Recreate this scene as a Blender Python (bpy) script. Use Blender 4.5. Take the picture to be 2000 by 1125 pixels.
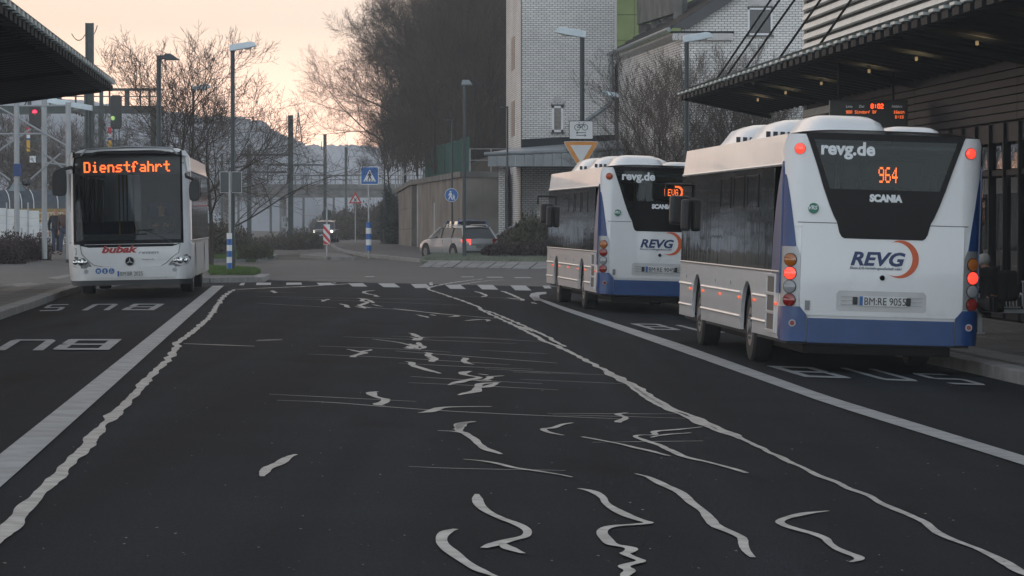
import bpy, bmesh, math, random
from math import sin, cos, tan, atan, atan2, pi, sqrt, radians
from mathutils import Vector, Matrix, noise as mnoise
S = bpy.context.scene
for o in list(bpy.data.objects): bpy.data.objects.remove(o)
col = S.collection
# ------------------------------------------------------------------ camera
F = 6776.0; EYE = 1.88; PITCH = atan(134.5 / F)
cd = bpy.data.cameras.new('camera'); cam = bpy.data.objects.new('camera', cd); col.objects.link(cam)
cd.sensor_width = 36; cd.lens = F / 2000 * 36; cd.clip_end = 8000; cd.clip_start = 0.5
cam.location = (0, 0, EYE); cam.rotation_euler = (pi / 2 - PITCH, 0, 0)
S.camera = cam
# ------------------------------------------------------------------ sky
W = bpy.data.worlds.new('World'); S.world = W; W.use_nodes = True
nt = W.node_tree; nt.nodes.clear()
N = nt.nodes.new; L = nt.links.new
wo = N('ShaderNodeOutputWorld'); bg = N('ShaderNodeBackground')
SUN_EL, SUN_AZ = radians(4), radians(-25)
sky = N('ShaderNodeTexSky'); sky.sky_type = 'NISHITA'; sky.sun_disc = False
sky.sun_elevation = SUN_EL; sky.sun_rotation = SUN_AZ; sky.air_density = 1.0; sky.dust_density = 1.6; sky.ozone_density = 1.5
# clear dawn sky: a trace of Nishita in a hand-set gradient, warm low towards the sunrise and cool elsewhere
def M_(op, a, b=None, clamp=False):
    n = N('ShaderNodeMath'); n.operation = op; n.use_clamp = clamp
    for i, x in enumerate((a, b)):
        if x is None: continue
        if isinstance(x, (int, float)): n.inputs[i].default_value = x
        else: L(x, n.inputs[i])
    return n.outputs[0]
tc = N('ShaderNodeTexCoord'); sp = N('ShaderNodeSeparateXYZ'); L(tc.outputs['Generated'], sp.inputs[0])
azd = (sin(SUN_AZ), cos(SUN_AZ))
front = M_('ADD', M_('MULTIPLY', sp.outputs[0], azd[0]), M_('MULTIPLY', sp.outputs[1], azd[1]))
front = M_('POWER', M_('ADD', M_('MULTIPLY', front, .5), .5, True), 1.6)
low = M_('POWER', 2.718, M_('MULTIPLY', M_('MAXIMUM', sp.outputs[2], 0.0), -3.2))
fac = M_('MULTIPLY', front, M_('POWER', low, .35), True)
rampc = N('ShaderNodeMix'); rampc.data_type = 'RGBA'; L(M_('MULTIPLY', M_('MAXIMUM', sp.outputs[2], 0.0), 18.0, True), rampc.inputs[0])
rampc.inputs[6].default_value = (1.8, .98, .64, 1); rampc.inputs[7].default_value = (.57, .39, .27, 1)
low2 = M_('POWER', 2.718, M_('MULTIPLY', M_('MAXIMUM', sp.outputs[2], 0.0), -3.0))
cool = N('ShaderNodeMix'); cool.data_type = 'RGBA'; L(low2, cool.inputs[0]); cool.inputs[6].default_value = (.165, .225, .30, 1); cool.inputs[7].default_value = (1.62, 1.78, 1.88, 1)  # horizon brightness behind the camera added to light walls and bus rears
sky_grad = N('ShaderNodeMix'); sky_grad.data_type = 'RGBA'; L(fac, sky_grad.inputs[0]); L(cool.outputs[2], sky_grad.inputs[6]); L(rampc.outputs[2], sky_grad.inputs[7])
nk = N('ShaderNodeVectorMath'); nk.operation = 'SCALE'; nk.inputs['Scale'].default_value = .002; L(sky.outputs[0], nk.inputs[0])
addn = N('ShaderNodeVectorMath'); addn.operation = 'ADD'; L(nk.outputs[0], addn.inputs[0]); L(sky_grad.outputs[2], addn.inputs[1])
L(addn.outputs[0], bg.inputs[0]); L(bg.outputs[0], wo.inputs[0])
bg.inputs[1].default_value = 1.0
# faint sun still in the morning mist, ahead and left of the camera
sd = bpy.data.lights.new('sun', 'SUN'); sd.energy = 0.04; sd.angle = radians(12); sd.color = (1, .82, .66)
so = bpy.data.objects.new('sun', sd); col.objects.link(so)
so.rotation_euler = (pi / 2 - radians(6), 0, radians(180 + 25))
S.view_settings.view_transform = 'Standard'; S.view_settings.look = 'None'
S.view_settings.exposure = 0.75; S.view_settings.gamma = 1
S.cycles.volume_bounces = 2; S.cycles.max_bounces = 8; S.cycles.transparent_max_bounces = 16
# ------------------------------------------------------------------ helpers
AL = radians(3.55)
def h(X, Y):
    u = X * cos(AL) + Y * sin(AL)
    if u < -2.3: a = .22 - .02 * min(4, -2.3 - u)
    else: a = .22 - .032 * min(11.3, u + 2.3)
    t = max(0, min(1, (Y - 88) / 32)); t = t * t * (3 - 2 * t)
    b = max(0, min(1, (-5.8 - u) / 2.5)) * max(0, min(1, (Y - 90) / 32))
    return a * (1 - t) + .12 * t + .32 * b
def R(u, v, z=0): return Vector((u * cos(AL) - v * sin(AL), u * sin(AL) + v * cos(AL), z))
def ray(px, py):
    r = (px - 1000) / F; k = (562.5 - py) / F
    return Vector((r, cos(PITCH) + k * sin(PITCH), -sin(PITCH) + k * cos(PITCH)))
def at(px, py, Y):
    d = ray(px, py); t = Y / d.y
    return Vector((d.x * t, Y, EYE + d.z * t))
def gnd(px, py, off=0, fl=None):
    d = ray(px, max(py, 433)); t = 60.0
    for _ in range(60):
        p = d * t; z = (h(p.x, p.y) if fl is None else fl)
        t = .5 * t + .5 * (z - EYE) / d.z
    p = d * t; z = (h(p.x, p.y) if fl is None else fl)
    return Vector((p.x, p.y, z + off))
_mats = {}
def mat(name, color, rough=.6, metal=0, nz=.12, sc=4, bump=0, bsc=40, coat=0, spec=.5, emit=None, es=0, col2=None, obj=True):
    if name in _mats: return _mats[name]
    m = bpy.data.materials.new(name); m.use_nodes = True; t = m.node_tree; b = t.nodes['Principled BSDF']
    b.inputs['Roughness'].default_value = rough; b.inputs['Metallic'].default_value = metal
    b.inputs['Specular IOR Level'].default_value = spec; b.inputs['Coat Weight'].default_value = coat
    c = (*color, 1); c2 = (*(col2 or [x * (1 - nz) for x in color]), 1)
    tc = t.nodes.new('ShaderNodeNewGeometry')
    n = t.nodes.new('ShaderNodeTexNoise'); n.inputs['Scale'].default_value = sc; n.inputs['Detail'].default_value = 5
    r = t.nodes.new('ShaderNodeValToRGB'); r.color_ramp.elements[0].position = .35; r.color_ramp.elements[1].position = .65
    r.color_ramp.elements[0].color = c2; r.color_ramp.elements[1].color = c
    t.links.new(tc.outputs['Position'], n.inputs['Vector']); t.links.new(n.outputs[0], r.inputs[0]); t.links.new(r.outputs[0], b.inputs['Base Color'])
    if bump:
        n2 = t.nodes.new('ShaderNodeTexNoise'); n2.inputs['Scale'].default_value = bsc; n2.inputs['Detail'].default_value = 4
        bu = t.nodes.new('ShaderNodeBump'); bu.inputs['Strength'].default_value = bump; bu.inputs['Distance'].default_value = .02
        t.links.new(tc.outputs['Position'], n2.inputs['Vector']); t.links.new(n2.outputs[0], bu.inputs['Height']); t.links.new(bu.outputs[0], b.inputs['Normal'])
    if emit: b.inputs['Emission Color'].default_value = (*emit, 1); b.inputs['Emission Strength'].default_value = es
    _mats[name] = m; return m
def glassmat(name, tintc, refl=.25, rough=.02, gcol=(1, 1, 1)):
    if name in _mats: return _mats[name]
    m = bpy.data.materials.new(name); m.use_nodes = True; t = m.node_tree; t.nodes.clear()
    o = t.nodes.new('ShaderNodeOutputMaterial'); mx = t.nodes.new('ShaderNodeMixShader'); tr = t.nodes.new('ShaderNodeBsdfTransparent')
    g = t.nodes.new('ShaderNodeBsdfGlossy'); lw = t.nodes.new('ShaderNodeLayerWeight'); lw.inputs[0].default_value = refl
    mm = t.nodes.new('ShaderNodeMapRange'); mm.inputs[3].default_value = .022; mm.inputs[4].default_value = 1
    nn = t.nodes.new('ShaderNodeTexNoise'); nn.inputs['Scale'].default_value = 1.3; bu = t.nodes.new('ShaderNodeBump'); bu.inputs['Strength'].default_value = .12
    bu.inputs['Distance'].default_value = .03
    t.links.new(nn.outputs[0], bu.inputs['Height']); t.links.new(bu.outputs[0], g.inputs['Normal'])
    tr.inputs[0].default_value = (*tintc, 1); g.inputs['Roughness'].default_value = rough; g.inputs[0].default_value = (*gcol, 1)
    t.links.new(lw.outputs['Fresnel'], mm.inputs[0]); t.links.new(mm.outputs[0], mx.inputs[0]); t.links.new(tr.outputs[0], mx.inputs[1]); t.links.new(g.outputs[0], mx.inputs[2])
    t.links.new(mx.outputs[0], o.inputs[0]); _mats[name] = m; return m
def tag(o, label=None, cat=None, group=None, kind=None):
    if label: o['label'] = label
    if cat: o['category'] = cat
    if group: o['group'] = group
    if kind: o['kind'] = kind
    return o
def empty(name, loc, label=None, cat=None, group=None, rot=(0, 0, 0), kind=None):
    o = bpy.data.objects.new(name, None); col.objects.link(o); o.location = loc; o.rotation_euler = rot
    o.empty_display_size = .2
    return tag(o, label, cat, group, kind)
class MB:
    def __init__(s): s.v = []; s.f = []
    def add(s, vs, fs):
        k = len(s.v); s.v += [tuple(v) for v in vs]; s.f += [tuple(i + k for i in f) for f in fs]; return s
    def box(s, x0, x1, y0, y1, z0, z1, M=None):
        vs = [Vector((x, y, z)) for z in (z0, z1) for y in (y0, y1) for x in (x0, x1)]
        if M: vs = [M @ v for v in vs]
        return s.add(vs, [(0, 2, 3, 1), (4, 5, 7, 6), (0, 1, 5, 4), (2, 6, 7, 3), (0, 4, 6, 2), (1, 3, 7, 5)])
    def tube(s, pts, rad, n=8, cap=True):
        pts = [Vector(p) for p in pts]
        if not hasattr(rad, '__len__'): rad = [rad] * len(pts)
        rings = []; up = None
        for i, p in enumerate(pts):
            d = (pts[min(i + 1, len(pts) - 1)] - pts[max(i - 1, 0)]).normalized()
            a = d.cross(Vector((0, 0, 1)) if abs(d.z) < .9 else Vector((1, 0, 0))).normalized()
            if up is not None and a.dot(up) < 0: a = -a
            up = a; b = d.cross(a)
            rings.append([p + (a * cos(2 * pi * j / n) + b * sin(2 * pi * j / n)) * rad[i] for j in range(n)])
        k = len(s.v)
        for r in rings: s.v += [tuple(v) for v in r]
        for i in range(len(pts) - 1):
            for j in range(n): s.f.append((k + i * n + j, k + i * n + (j + 1) % n, k + (i + 1) * n + (j + 1) % n, k + (i + 1) * n + j))
        if cap:
            s.f.append(tuple(k + j for j in reversed(range(n)))); s.f.append(tuple(k + (len(pts) - 1) * n + j for j in range(n)))
        return s
    def prism(s, pts, ax, d0, d1):
        """outline pts (2D) extruded along ax ('x','y','z') from d0 to d1"""
        def mk(p, d): return {'x': (d, p[0], p[1]), 'y': (p[0], d, p[1]), 'z': (p[0], p[1], d)}[ax]
        n = len(pts); vs = [mk(p, d0) for p in pts] + [mk(p, d1) for p in pts]
        fs = [tuple(range(n)), tuple(reversed(range(n, 2 * n)))] + [(i, i + n, (i + 1) % n + n, (i + 1) % n) for i in range(n)]
        return s.add(vs, fs)
    def mesh(s, name, m, smooth=False, bevel=0, seg=2, fix=True):
        me = bpy.data.meshes.new(name); me.from_pydata(s.v, [], s.f)
        if fix or bevel:
            bm = bmesh.new(); bm.from_mesh(me)
            if bevel:
                bmesh.ops.remove_doubles(bm, verts=bm.verts, dist=1e-5)
            bmesh.ops.recalc_face_normals(bm, faces=bm.faces)
            if bevel:
                es = [e for e in bm.edges if len(e.link_faces) == 2 and e.calc_face_angle(0) > .6]
                bmesh.ops.bevel(bm, geom=es, offset=bevel, segments=seg, affect='EDGES', profile=.6, clamp_overlap=True)
            bm.to_mesh(me); bm.free()
        me.materials.append(m)
        if smooth: me.shade_smooth()
        return me
    def build(s, name, m, parent=None, smooth=False, bevel=0, seg=2, fix=True, **k):
        me = s.mesh(name, m, smooth, bevel, seg, fix)
        if smooth and (bevel or smooth == 'auto'): me.set_sharp_from_angle(angle=radians(40))
        return link(name, me, parent, **k)
def link(name, me, parent=None, loc=None, rot=None, **k):
    o = bpy.data.objects.new(name, me); col.objects.link(o); o.parent = parent
    if loc is not None: o.location = loc
    if rot is not None: o.rotation_euler = rot
    return tag(o, **k)
def rrect(x0, x1, y0, y1, r, n=4):
    P = []
    for cx, cy, a0 in ((x1 - r, y1 - r, 0), (x0 + r, y1 - r, 90), (x0 + r, y0 + r, 180), (x1 - r, y0 + r, 270)):
        for i in range(n + 1):
            a = radians(a0 + 90 * i / n); P.append((cx + r * cos(a), cy + r * sin(a)))
    return P
def circ(cx, cy, r, n=20, a0=0, a1=360):
    full = abs(a1 - a0) >= 360
    return [(cx + r * cos(radians(a0 + (a1 - a0) * i / (n if full else n - 1))), cy + r * sin(radians(a0 + (a1 - a0) * i / (n if full else n - 1)))) for i in range(n)]
def smoothpts(P, k=2, closed=True):
    for _ in range(k):
        Q = []; n = len(P)
        for i in range(n if closed else n - 1):
            a, b = P[i], P[(i + 1) % n]
            Q.append((a[0] * .75 + b[0] * .25, a[1] * .75 + b[1] * .25)); Q.append((a[0] * .25 + b[0] * .75, a[1] * .25 + b[1] * .75))
        P = Q
    return P
def text(s, m, size, parent, loc, rot, name='lettering', bold=0, shear=0, width=None, depth=.003, align='LEFT', space=1):
    c = bpy.data.curves.new(name, 'FONT'); c.body = s; c.size = size; c.offset = bold; c.shear = shear; c.extrude = depth; c.align_x = align
    c.space_character = space; c.resolution_u = 3
    o = bpy.data.objects.new(name, c); col.objects.link(o)
    bpy.context.view_layer.update()
    me = bpy.data.meshes.new_from_object(o.evaluated_get(bpy.context.evaluated_depsgraph_get())); bpy.data.objects.remove(o)
    me.materials.clear(); me.materials.append(m)
    if width:
        xs = [v.co.x for v in me.vertices]; k = width / (max(xs) - min(xs))
        for v in me.vertices: v.co.x *= k
    return link(name, me, parent, loc, rot)
def copy_tree(o, parent=None):
    c = o.copy(); col.objects.link(c); c.parent = parent
    for ch in list(o.children): copy_tree(ch, c)
    return c
# ------------------------------------------------------------------ materials
M_asph = mat('asphalt', (.0100, .0132, .0165), .85, nz=.22, sc=.45, bump=.5, bsc=60, spec=.05)
def worn_asphalt(m):
    """wheel tracks along the lanes, stone grain, darker drips and old patches"""
    t = m.node_tree; b = t.nodes['Principled BSDF']; l0 = b.inputs['Base Color'].links[0].from_socket
    g = t.nodes.new('ShaderNodeNewGeometry')
    def noise(sc, vec=None, det=4):
        n = t.nodes.new('ShaderNodeTexNoise'); n.inputs['Scale'].default_value = sc; n.inputs['Detail'].default_value = det
        mp = t.nodes.new('ShaderNodeMapping'); t.links.new(g.outputs['Position'], mp.inputs[0])
        if vec: mp.inputs['Rotation'].default_value = (0, 0, -AL); mp.inputs['Scale'].default_value = vec
        t.links.new(mp.outputs[0], n.inputs['Vector']); return n.outputs[0]
    def rmp(s, a, b_, lo, hi):
        r = t.nodes.new('ShaderNodeMapRange'); r.inputs[1].default_value = a; r.inputs[2].default_value = b_; r.inputs[3].default_value = lo; r.inputs[4].default_value = hi; t.links.new(s, r.inputs[0]); return r.outputs[0]
    cur = l0
    for f in (rmp(noise(1, (1.1, .02, 1)), .35, .65, .72, 1.35), rmp(noise(55, None, 2), .3, .7, .6, 1.5), rmp(noise(.9, (1, .25, 1), 6), .58, .72, 1, .6), rmp(noise(260, None, 0), .66, .74, 1, 2.6)):
        mx = t.nodes.new('ShaderNodeMix'); mx.data_type = 'RGBA'; mx.blend_type = 'MULTIPLY'; mx.inputs[0].default_value = 1
        t.links.new(cur, mx.inputs[6]); t.links.new(f, mx.inputs[7]); cur = mx.outputs[2]
    t.links.new(cur, b.inputs['Base Color'])
worn_asphalt(M_asph)
M_asph2 = mat('asphalt_worn', (.026, .031, .036), .65, nz=.25, sc=.3, bump=.5, bsc=60, spec=.3)
M_line = mat('road_paint', (.26, .28, .29), .6, nz=.35, sc=3, bump=.3, bsc=50)
M_seal = mat('crack_filler', (.36, .36, .34), .55, nz=.45, sc=6, bump=.3, bsc=60)
M_sealthin = mat('saw_cut_filler', (.27, .27, .26), .6, nz=.3, sc=2)
M_pave = mat('paving', (.062, .062, .061), .8, nz=.25, sc=1.5, bump=.4, bsc=30)
M_pave2 = mat('paving_light', (.2, .195, .185), .8, nz=.25, sc=1.5, bump=.4)
M_kerb = mat('kerb_concrete', (.2, .2, .195), .8, nz=.3, sc=3, bump=.4)
M_grass = mat('grass_soil', (.05, .075, .022), .9, nz=.5, sc=2, bump=1, bsc=20)
M_soil = mat('verge_soil', (.05, .045, .033), .95, nz=.4, sc=.4, bump=1, bsc=4)
M_pole = mat('lamp_pole_paint', (.028, .04, .045), .45, nz=.2, spec=.4)
M_galv = mat('galvanised_steel', (.36, .37, .38), .5, .5, nz=.2)
M_alu = mat('aluminium', (.42, .44, .46), .4, .3)
M_black = mat('black_plastic', (.012, .012, .013), .45)
M_rub = mat('tyre_rubber', (.014, .014, .015), .8, bump=.3)
# ------------------------------------------------------------------ ground, road
def grid(name, us, vs, f, m, parent=None, **k):
    V = [f(u, v) for v in vs for u in us]; n = len(us)
    Fc = [(j * n + i, j * n + i + 1, (j + 1) * n + i + 1, (j + 1) * n + i) for j in range(len(vs) - 1) for i in range(n - 1)]
    return MB().add(V, Fc).build(name, m, parent, fix=False, **k)
def rng(a, b, s):
    n = max(1, round((b - a) / s)); return [a + (b - a) * i / n for i in range(n + 1)]
def gf(off):
    def f(u, v):
        p = R(u, v); return Vector((p.x, p.y, h(p.x, p.y) + off))
    return f
US = [-900, -400, -200, -100, -50, -30, -20, -12, -8, -6.3, -4.3, -2.9, -2.3, -1.7, -1, 0, 2, 4, 6, 8, 9, 10, 14, 20, 40, 80, 160, 400, 900]
VS = rng(-30, 84, 6) + rng(87, 130, 3) + rng(150, 400, 50) + [600, 900, 1400, 2200, 3500]
grid('ground', US, VS, gf(-.012), M_soil, kind='structure')
road = grid('road', [u for u in US if -50 <= u <= 80], [v for v in VS if v < 98] + [98], gf(0), M_asph, kind='structure')
grid('crossing_road', [u for u in US if -50 <= u <= 80], [98] + [v for v in VS if 98 < v <= 160], gf(0), M_asph2, kind='structure')
ZF = .12
def flatpoly(name, P, z0, z1, m, parent=None, **k):
    return MB().prism([(p.x, p.y) for p in P], 'z', z0, z1).build(name, m, parent, **k)
# far road winding away to the right behind the junction
def strip_world(P, w, off, rag=0):
    P = [Vector(p) for p in P]; Lf = []; Rt = []
    for i, p in enumerate(P):
        d = P[min(i + 1, len(P) - 1)] - P[max(i - 1, 0)]; d.z = 0
        if d.length < 1e-6: d = Vector((0, 1, 0))
        d.normalize(); n = Vector((-d.y, d.x, 0)); ww = w[i] if hasattr(w, '__len__') else w
        ra = rag * ww * (mnoise.noise(Vector((p.x * 4, p.y * 1.3, 1))) + .3 * mnoise.noise(Vector((p.x * 17, p.y * 5, 5)))); rb = rag * ww * (mnoise.noise(Vector((p.x * 4, p.y * 1.3, 9))) + .3 * mnoise.noise(Vector((p.x * 17, p.y * 5, 15))))
        a = p + n * (ww / 2 + ra); b = p - n * (ww / 2 + rb)
        for q in (a, b): q.z = h(q.x, q.y) + off
        Lf.append(a); Rt.append(b)
    n = len(P)
    return MB().add(Lf + Rt, [(i, i + 1, n + i + 1, n + i) for i in range(n - 1)])
def densify(P, step):
    Q = [P[0]]
    for a, b in zip(P, P[1:]):
        n = max(1, int((b - a).length / step))
        for i in range(1, n + 1): Q.append(a.lerp(b, i / n))
    return Q
rd = bpy.data.objects
far = [gnd(560, 497), gnd(600, 487), gnd(650, 476), gnd(700, 468.5), gnd(760, 463), gnd(900, 458)]
strip_world(densify(far, 5), 9, .004).build('far_road', M_asph2, kind='structure')
strip_world(densify([gnd(300, 492), gnd(450, 493), gnd(560, 494), gnd(640, 497)], 5), 13, .006).build('side_road', M_asph2, kind='structure')
# ------------------------------------------------------------------ painted lines and crack filler, drawn where they lie on the road
rnd = random.Random(4)
def stroke(pts, w, name='crack_filler', m=None, jag=.25, off=.009, parent=road, wob=.02):
    if len(pts) > 2 and wob is not False:
        q0, q1 = pts[0], pts[-1]; pts = [q0] + smoothpts(pts, 2, False) + [q1]
    P = densify([gnd(*p) for p in pts], .13)
    w_ = []; 
    for i, p in enumerate(P):
        e = min(1, .45 + .15 * min(i, len(P) - 1 - i))
        nv = mnoise.noise(Vector((p.x * 2.3, p.y * 1.1, 3))); w_.append(w * .78 * e * (1 + jag * 2 * nv))
        if 0 < i < len(P) - 1 and wob:
            p.x += wob * 2 * mnoise.noise(Vector((p.y * 1.3, p.x, 7)))
    return strip_world(P, w_, off, .24 if wob else .08).build(name, m or M_seal, parent)
def poly_on_road(pxs, name, m, off=.007, parent=road):
    P = [gnd(*p) for p in pxs]; return MB().add([(p.x, p.y, h(p.x, p.y) + off) for p in P], [tuple(range(len(P)))]).build(name, m, parent, fix=False)
c1 = lambda L: [(x / 1.923, 540 + y / 1.923) for x, y in L]
c2 = lambda L: [(500 + x / 3.308, 520 + y / 3.308) for x, y in L]
c3 = lambda L: [(700 + x / 3.262, 780 + y / 3.262) for x, y in L]
c4 = lambda L: [(1100 + x / 1.923, 540 + y / 1.923) for x, y in L]
stroke([(-60, 1120), (5, 1052), (39, 1005), (62, 985), (78, 966), (99, 943), (135, 909), (172, 873), (179, 852), (208, 826), (234, 800), (255, 777), (281, 751), (302, 727), (328, 706), (343, 683), (346, 670), (369, 654), (395, 634), (411, 618), (429, 589), (442, 574), (458, 566)], .115, jag=.3)
stroke([(458, 566), (520, 563), (600, 560), (660, 556), (700, 554)], .12)
stroke([(944, 545), (884, 552), (845, 560), (832.5, 565), (863, 574), (917, 593), (935, 600), (944, 608), (972, 621), (999, 633), (1032, 650), (1059, 665), (1100, 681), (1142, 704), (1188, 727), (1235, 751), (1272, 779), (1329, 805), (1381, 829), (1443, 855)], .10)
stroke([(1438, 853), (1526, 896), (1594, 927), (1672, 961), (1750, 995), (1812, 1029), (1849, 1052), (1932, 1086), (2060, 1145)], .07)
stroke([(930, 606), (950, 606), (985, 621), (1030, 640), (1068, 658), (1104, 678)], .09)
stroke([(1180, 727), (1236, 757), (1262, 779), (1300, 797), (1370, 832), (1448, 860)], .085)
stroke([(875, 559), (902, 556), (947, 549), (985, 547)], .09)
T2 = [[(985,435),(1040,450),(1060,465),(1120,468)],[(1060,465),(1030,485),(1070,480)],[(965,505),(1020,510),(1080,520),(1085,532),(1030,540),(960,530)],[(1000,505),(1040,530)],[(1090,560),(1130,565),(1100,580),(1135,590),(1160,600),(1130,620),(1160,622)],[(590,540),(640,550),(720,563),(650,575),(620,592),(650,590)],[(740,542),(670,560)],[(965,620),(1010,625),(1000,640),(1060,660),(1120,680),(1190,697)],[(1335,595),(1370,598),(1340,615),(1360,630),(1405,638)],[(1390,682),(1335,688),(1330,700),(1380,712),(1450,720),(1460,728),(1380,738),(1290,755),(1245,772)],[(1600,712),(1500,718),(1530,725),(1490,742),(1400,735)],[(1570,755),(1500,758),(1440,765),(1450,785),(1430,810),(1370,825),(1310,837)],[(1550,760),(1500,785),(1460,790)],[(780,815),(730,820),(770,845),(815,860),(845,862),(830,880),(795,900),(830,905)],[(1055,952),(1100,945),(1160,930),(1200,920),(1300,913),(1520,912)],[(1410,1008),(1340,1020),(1330,1040),(1285,1060)],[(770,158),(700,165),(690,175),(770,188),(780,198),(800,200)],[(655,208),(700,215),(680,228),(730,232),(700,245),(660,258),(740,272)],[(395,218),(440,220),(430,230)],[(540,245),(570,250),(600,270)],[(750,250),(820,262)],[(885,275),(1010,290),(1200,312),(1330,325),(1240,330)],[(1030,315),(1080,325),(1110,335)],[(1350,355),(1400,350),(1480,345),(1510,352),(1490,358)],[(1420,165),(1470,180),(1490,195),(1455,200)],[(1590,162),(1640,180),(1740,225),(1680,222)],[(110,160),(125,175)]]
T2 += [[(700,212),(735,222),(760,240)],[(640,262),(690,268),(705,275)],[(450,222),(470,215)],[(1130,315),(1160,322)],[(1000,462),(1035,470),(1020,480)],[(1040,495),(1075,515)],[(985,520),(1010,535)],[(1110,595),(1140,605)],[(1440,700),(1500,708)],[(1410,742),(1470,748),(1520,742)],[(1620,205),(1690,214)],[(1780,235),(1810,245)],[(1700,390),(1740,402),(1790,425)],[(500,108),(512,112)],[(1125,118),(1135,128),(1128,105)]]
for t in T2: stroke(c2(t), .12)
T2n = [[(85,830),(450,848),(1035,877)],[(135,870),(460,880),(850,912),(1200,938),(1750,965),(2400,992)],[(1000,715),(1370,738),(1850,762)],[(985,755),(1440,775),(1955,802)],[(920,628),(1300,650),(1790,668)],[(1480,665),(1900,688),(2100,694)],[(1660,685),(1900,695)],[(340,570),(890,592),(1640,640)],[(405,518),(1000,540),(1260,558)],[(900,550),(1300,580),(1700,610),(1945,628)],[(565,458),(1100,478),(1680,502)],[(750,472),(960,498),(1060,540)],[(880,455),(1400,465),(1860,490)],[(1205,455),(1665,473)],[(1450,545),(1885,568)],[(0,165),(260,172)],[(0,195),(640,210),(1180,215)],[(215,210),(870,235),(1380,255)],[(0,240),(520,270)],[(640,260),(900,280),(1550,340)],[(1310,195),(1600,205),(1720,220)],[(0,485),(170,478)],[(340,88),(970,90)],[(170,68),(560,66)],[(640,72),(1150,76)]]
for t in T2n: stroke(c2(t), .075, 'saw_cut', M_sealthin, .1, .006, wob=0)
T3 = [[(505,205),(620,210),(700,225),(740,260),(780,300),(840,335),(905,355)],[(740,148),(670,160),(650,185),(610,205),(650,210)],[(1365,155),(1290,165),(1240,190),(1180,192),(1210,215),(1305,235)],[(670,388),(800,400),(920,425),(1000,445),(1150,465),(1360,502)],[(755,612),(757,640),(768,680),(820,725),(920,770),(1010,800),(1070,835),(1080,860),(1060,885),(960,905),(860,935),(800,955)],[(910,925),(960,960),(1050,990)],[(620,835),(560,850),(528,890),(540,940),(620,1000),(700,1060),(770,1100),(880,1140)],[(1405,575),(1490,590),(1560,630),(1570,665),(1620,700),(1700,745),(1800,780),(1870,795),(1780,805),(1600,815),(1540,850),(1580,900),(1610,935),(1690,945),(1750,960),(1720,985),(1690,990),(1760,1020),(1820,1040),(1720,1060),(1680,1075),(1740,1100),(1700,1125),(1690,1160)]]
for i, t in enumerate(T3): stroke(c3(t), .085, wob=0 if i > 3 else .02)
for t in [[(320,432),(600,445),(1320,458)],[(1425,245),(1600,275),(1750,305),(1957,362)]]: stroke(c3(t), .05, 'saw_cut', M_sealthin, .1, .006, wob=0)
for t in [[(270,745),(330,765),(430,805),(455,840),(520,880),(550,915),(620,965),(690,1000),(712,1060)],[(995,885),(900,895),(800,920),(860,945),(980,985),(1000,1005),(1060,1040),(1120,1065),(1080,1078)],[(520,568),(400,580),(320,585),(350,600),(280,598),(270,608),(340,630),(410,660),(460,685),(560,705),(690,742)],[(480,590),(380,595),(330,608)],[(70,605),(180,625),(290,650),(400,678)],[(240,515),(195,520),(240,535),(200,550),(220,552)]]: stroke(c4(t), .08)
for t in [[(110,625),(350,622),(525,620)],[(-60,516),(240,518),(430,518)],[(-40,522),(240,528),(460,535)],[(-130,362),(190,372)],[(-160,388),(240,405)]]: stroke(c4(t), .055, 'saw_cut', M_sealthin, .1, .006, wob=0)
stroke(c1([(985,755),(1005,738),(1020,722),(1050,712),(1065,690),(1110,672)]), .1)
stroke(c1([(965,242),(1060,238)]), .08)
# slotted drain grate in the lane
dg = stroke(c1([(690,255),(820,260),(955,265)]), .34, 'drain_grate', mat('cast_iron', (.12, .12, .12), .5, .6), 0, .012, wob=0)
def linepoly(E1, E2, name):
    """line between two edges, both as pixel lists running the same way"""
    A = densify([gnd(*p) for p in E1], 1e9); B = densify([gnd(*p) for p in E2], 1e9)
    n = 30; V = []
    for P in (A, B):
        Lc = [0]
        for a, b in zip(P, P[1:]): Lc.append(Lc[-1] + (b - a).length)
        for i in range(n + 1):
            s = Lc[-1] * i / n; k = max(j for j in range(len(Lc) - 1) if Lc[j] <= s + 1e-9)
            q = P[k].lerp(P[k + 1], (s - Lc[k]) / (Lc[k + 1] - Lc[k])); V.append((q.x, q.y, h(q.x, q.y) + .0125))
    return MB().add(V, [(i, i + 1, n + 2 + i, n + 1 + i) for i in range(n)]).build(name, M_line, road, fix=False)
linepoly([(-300, 1130), (0, 890), (415, 559)], [(-200, 1130), (0, 956), (437, 559)], 'lane_line')
linepoly([(1040, 586), (1062, 586), (1100, 600), (1329, 673), (1620, 777), (2000, 893), (2200, 955)], [(1043, 578), (1058, 590), (1100, 607), (1329, 688), (1620, 792), (2000, 911), (2200, 975)], 'lane_line')
linepoly([(1067, 571), (1050, 571.5), (1037, 574), (1034, 579), (1043, 588)], [(1067, 575), (1057, 576), (1053, 578), (1054, 583), (1063, 588)], 'lane_line')
for q in [[(0,125),(95,123),(98,109),(5,109)],[(195,123),(297,122),(292,108),(197,109)],[(410,127),(515,124),(483,109),(392,110)],[(625,134),(720,134),(690,112),(595,113)],[(825,138),(932,139),(893,113),(788,113)],[(1030,144),(1132,142),(1100,117),(1000,118)],[(1255,149),(1357,150),(1320,122),(1220,122)],[(1460,152),(1566,154),(1530,123),(1428,123)],[(1675,158),(1780,160),(1742,127),(1642,126)],[(1865,146),(1910,146),(1895,128),(1850,128)],[(-80,126),(-110,126),(-95,111),(-70,110)]]:
    poly_on_road(c2(q), 'zebra_stripe', M_line, .0125)
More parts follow.
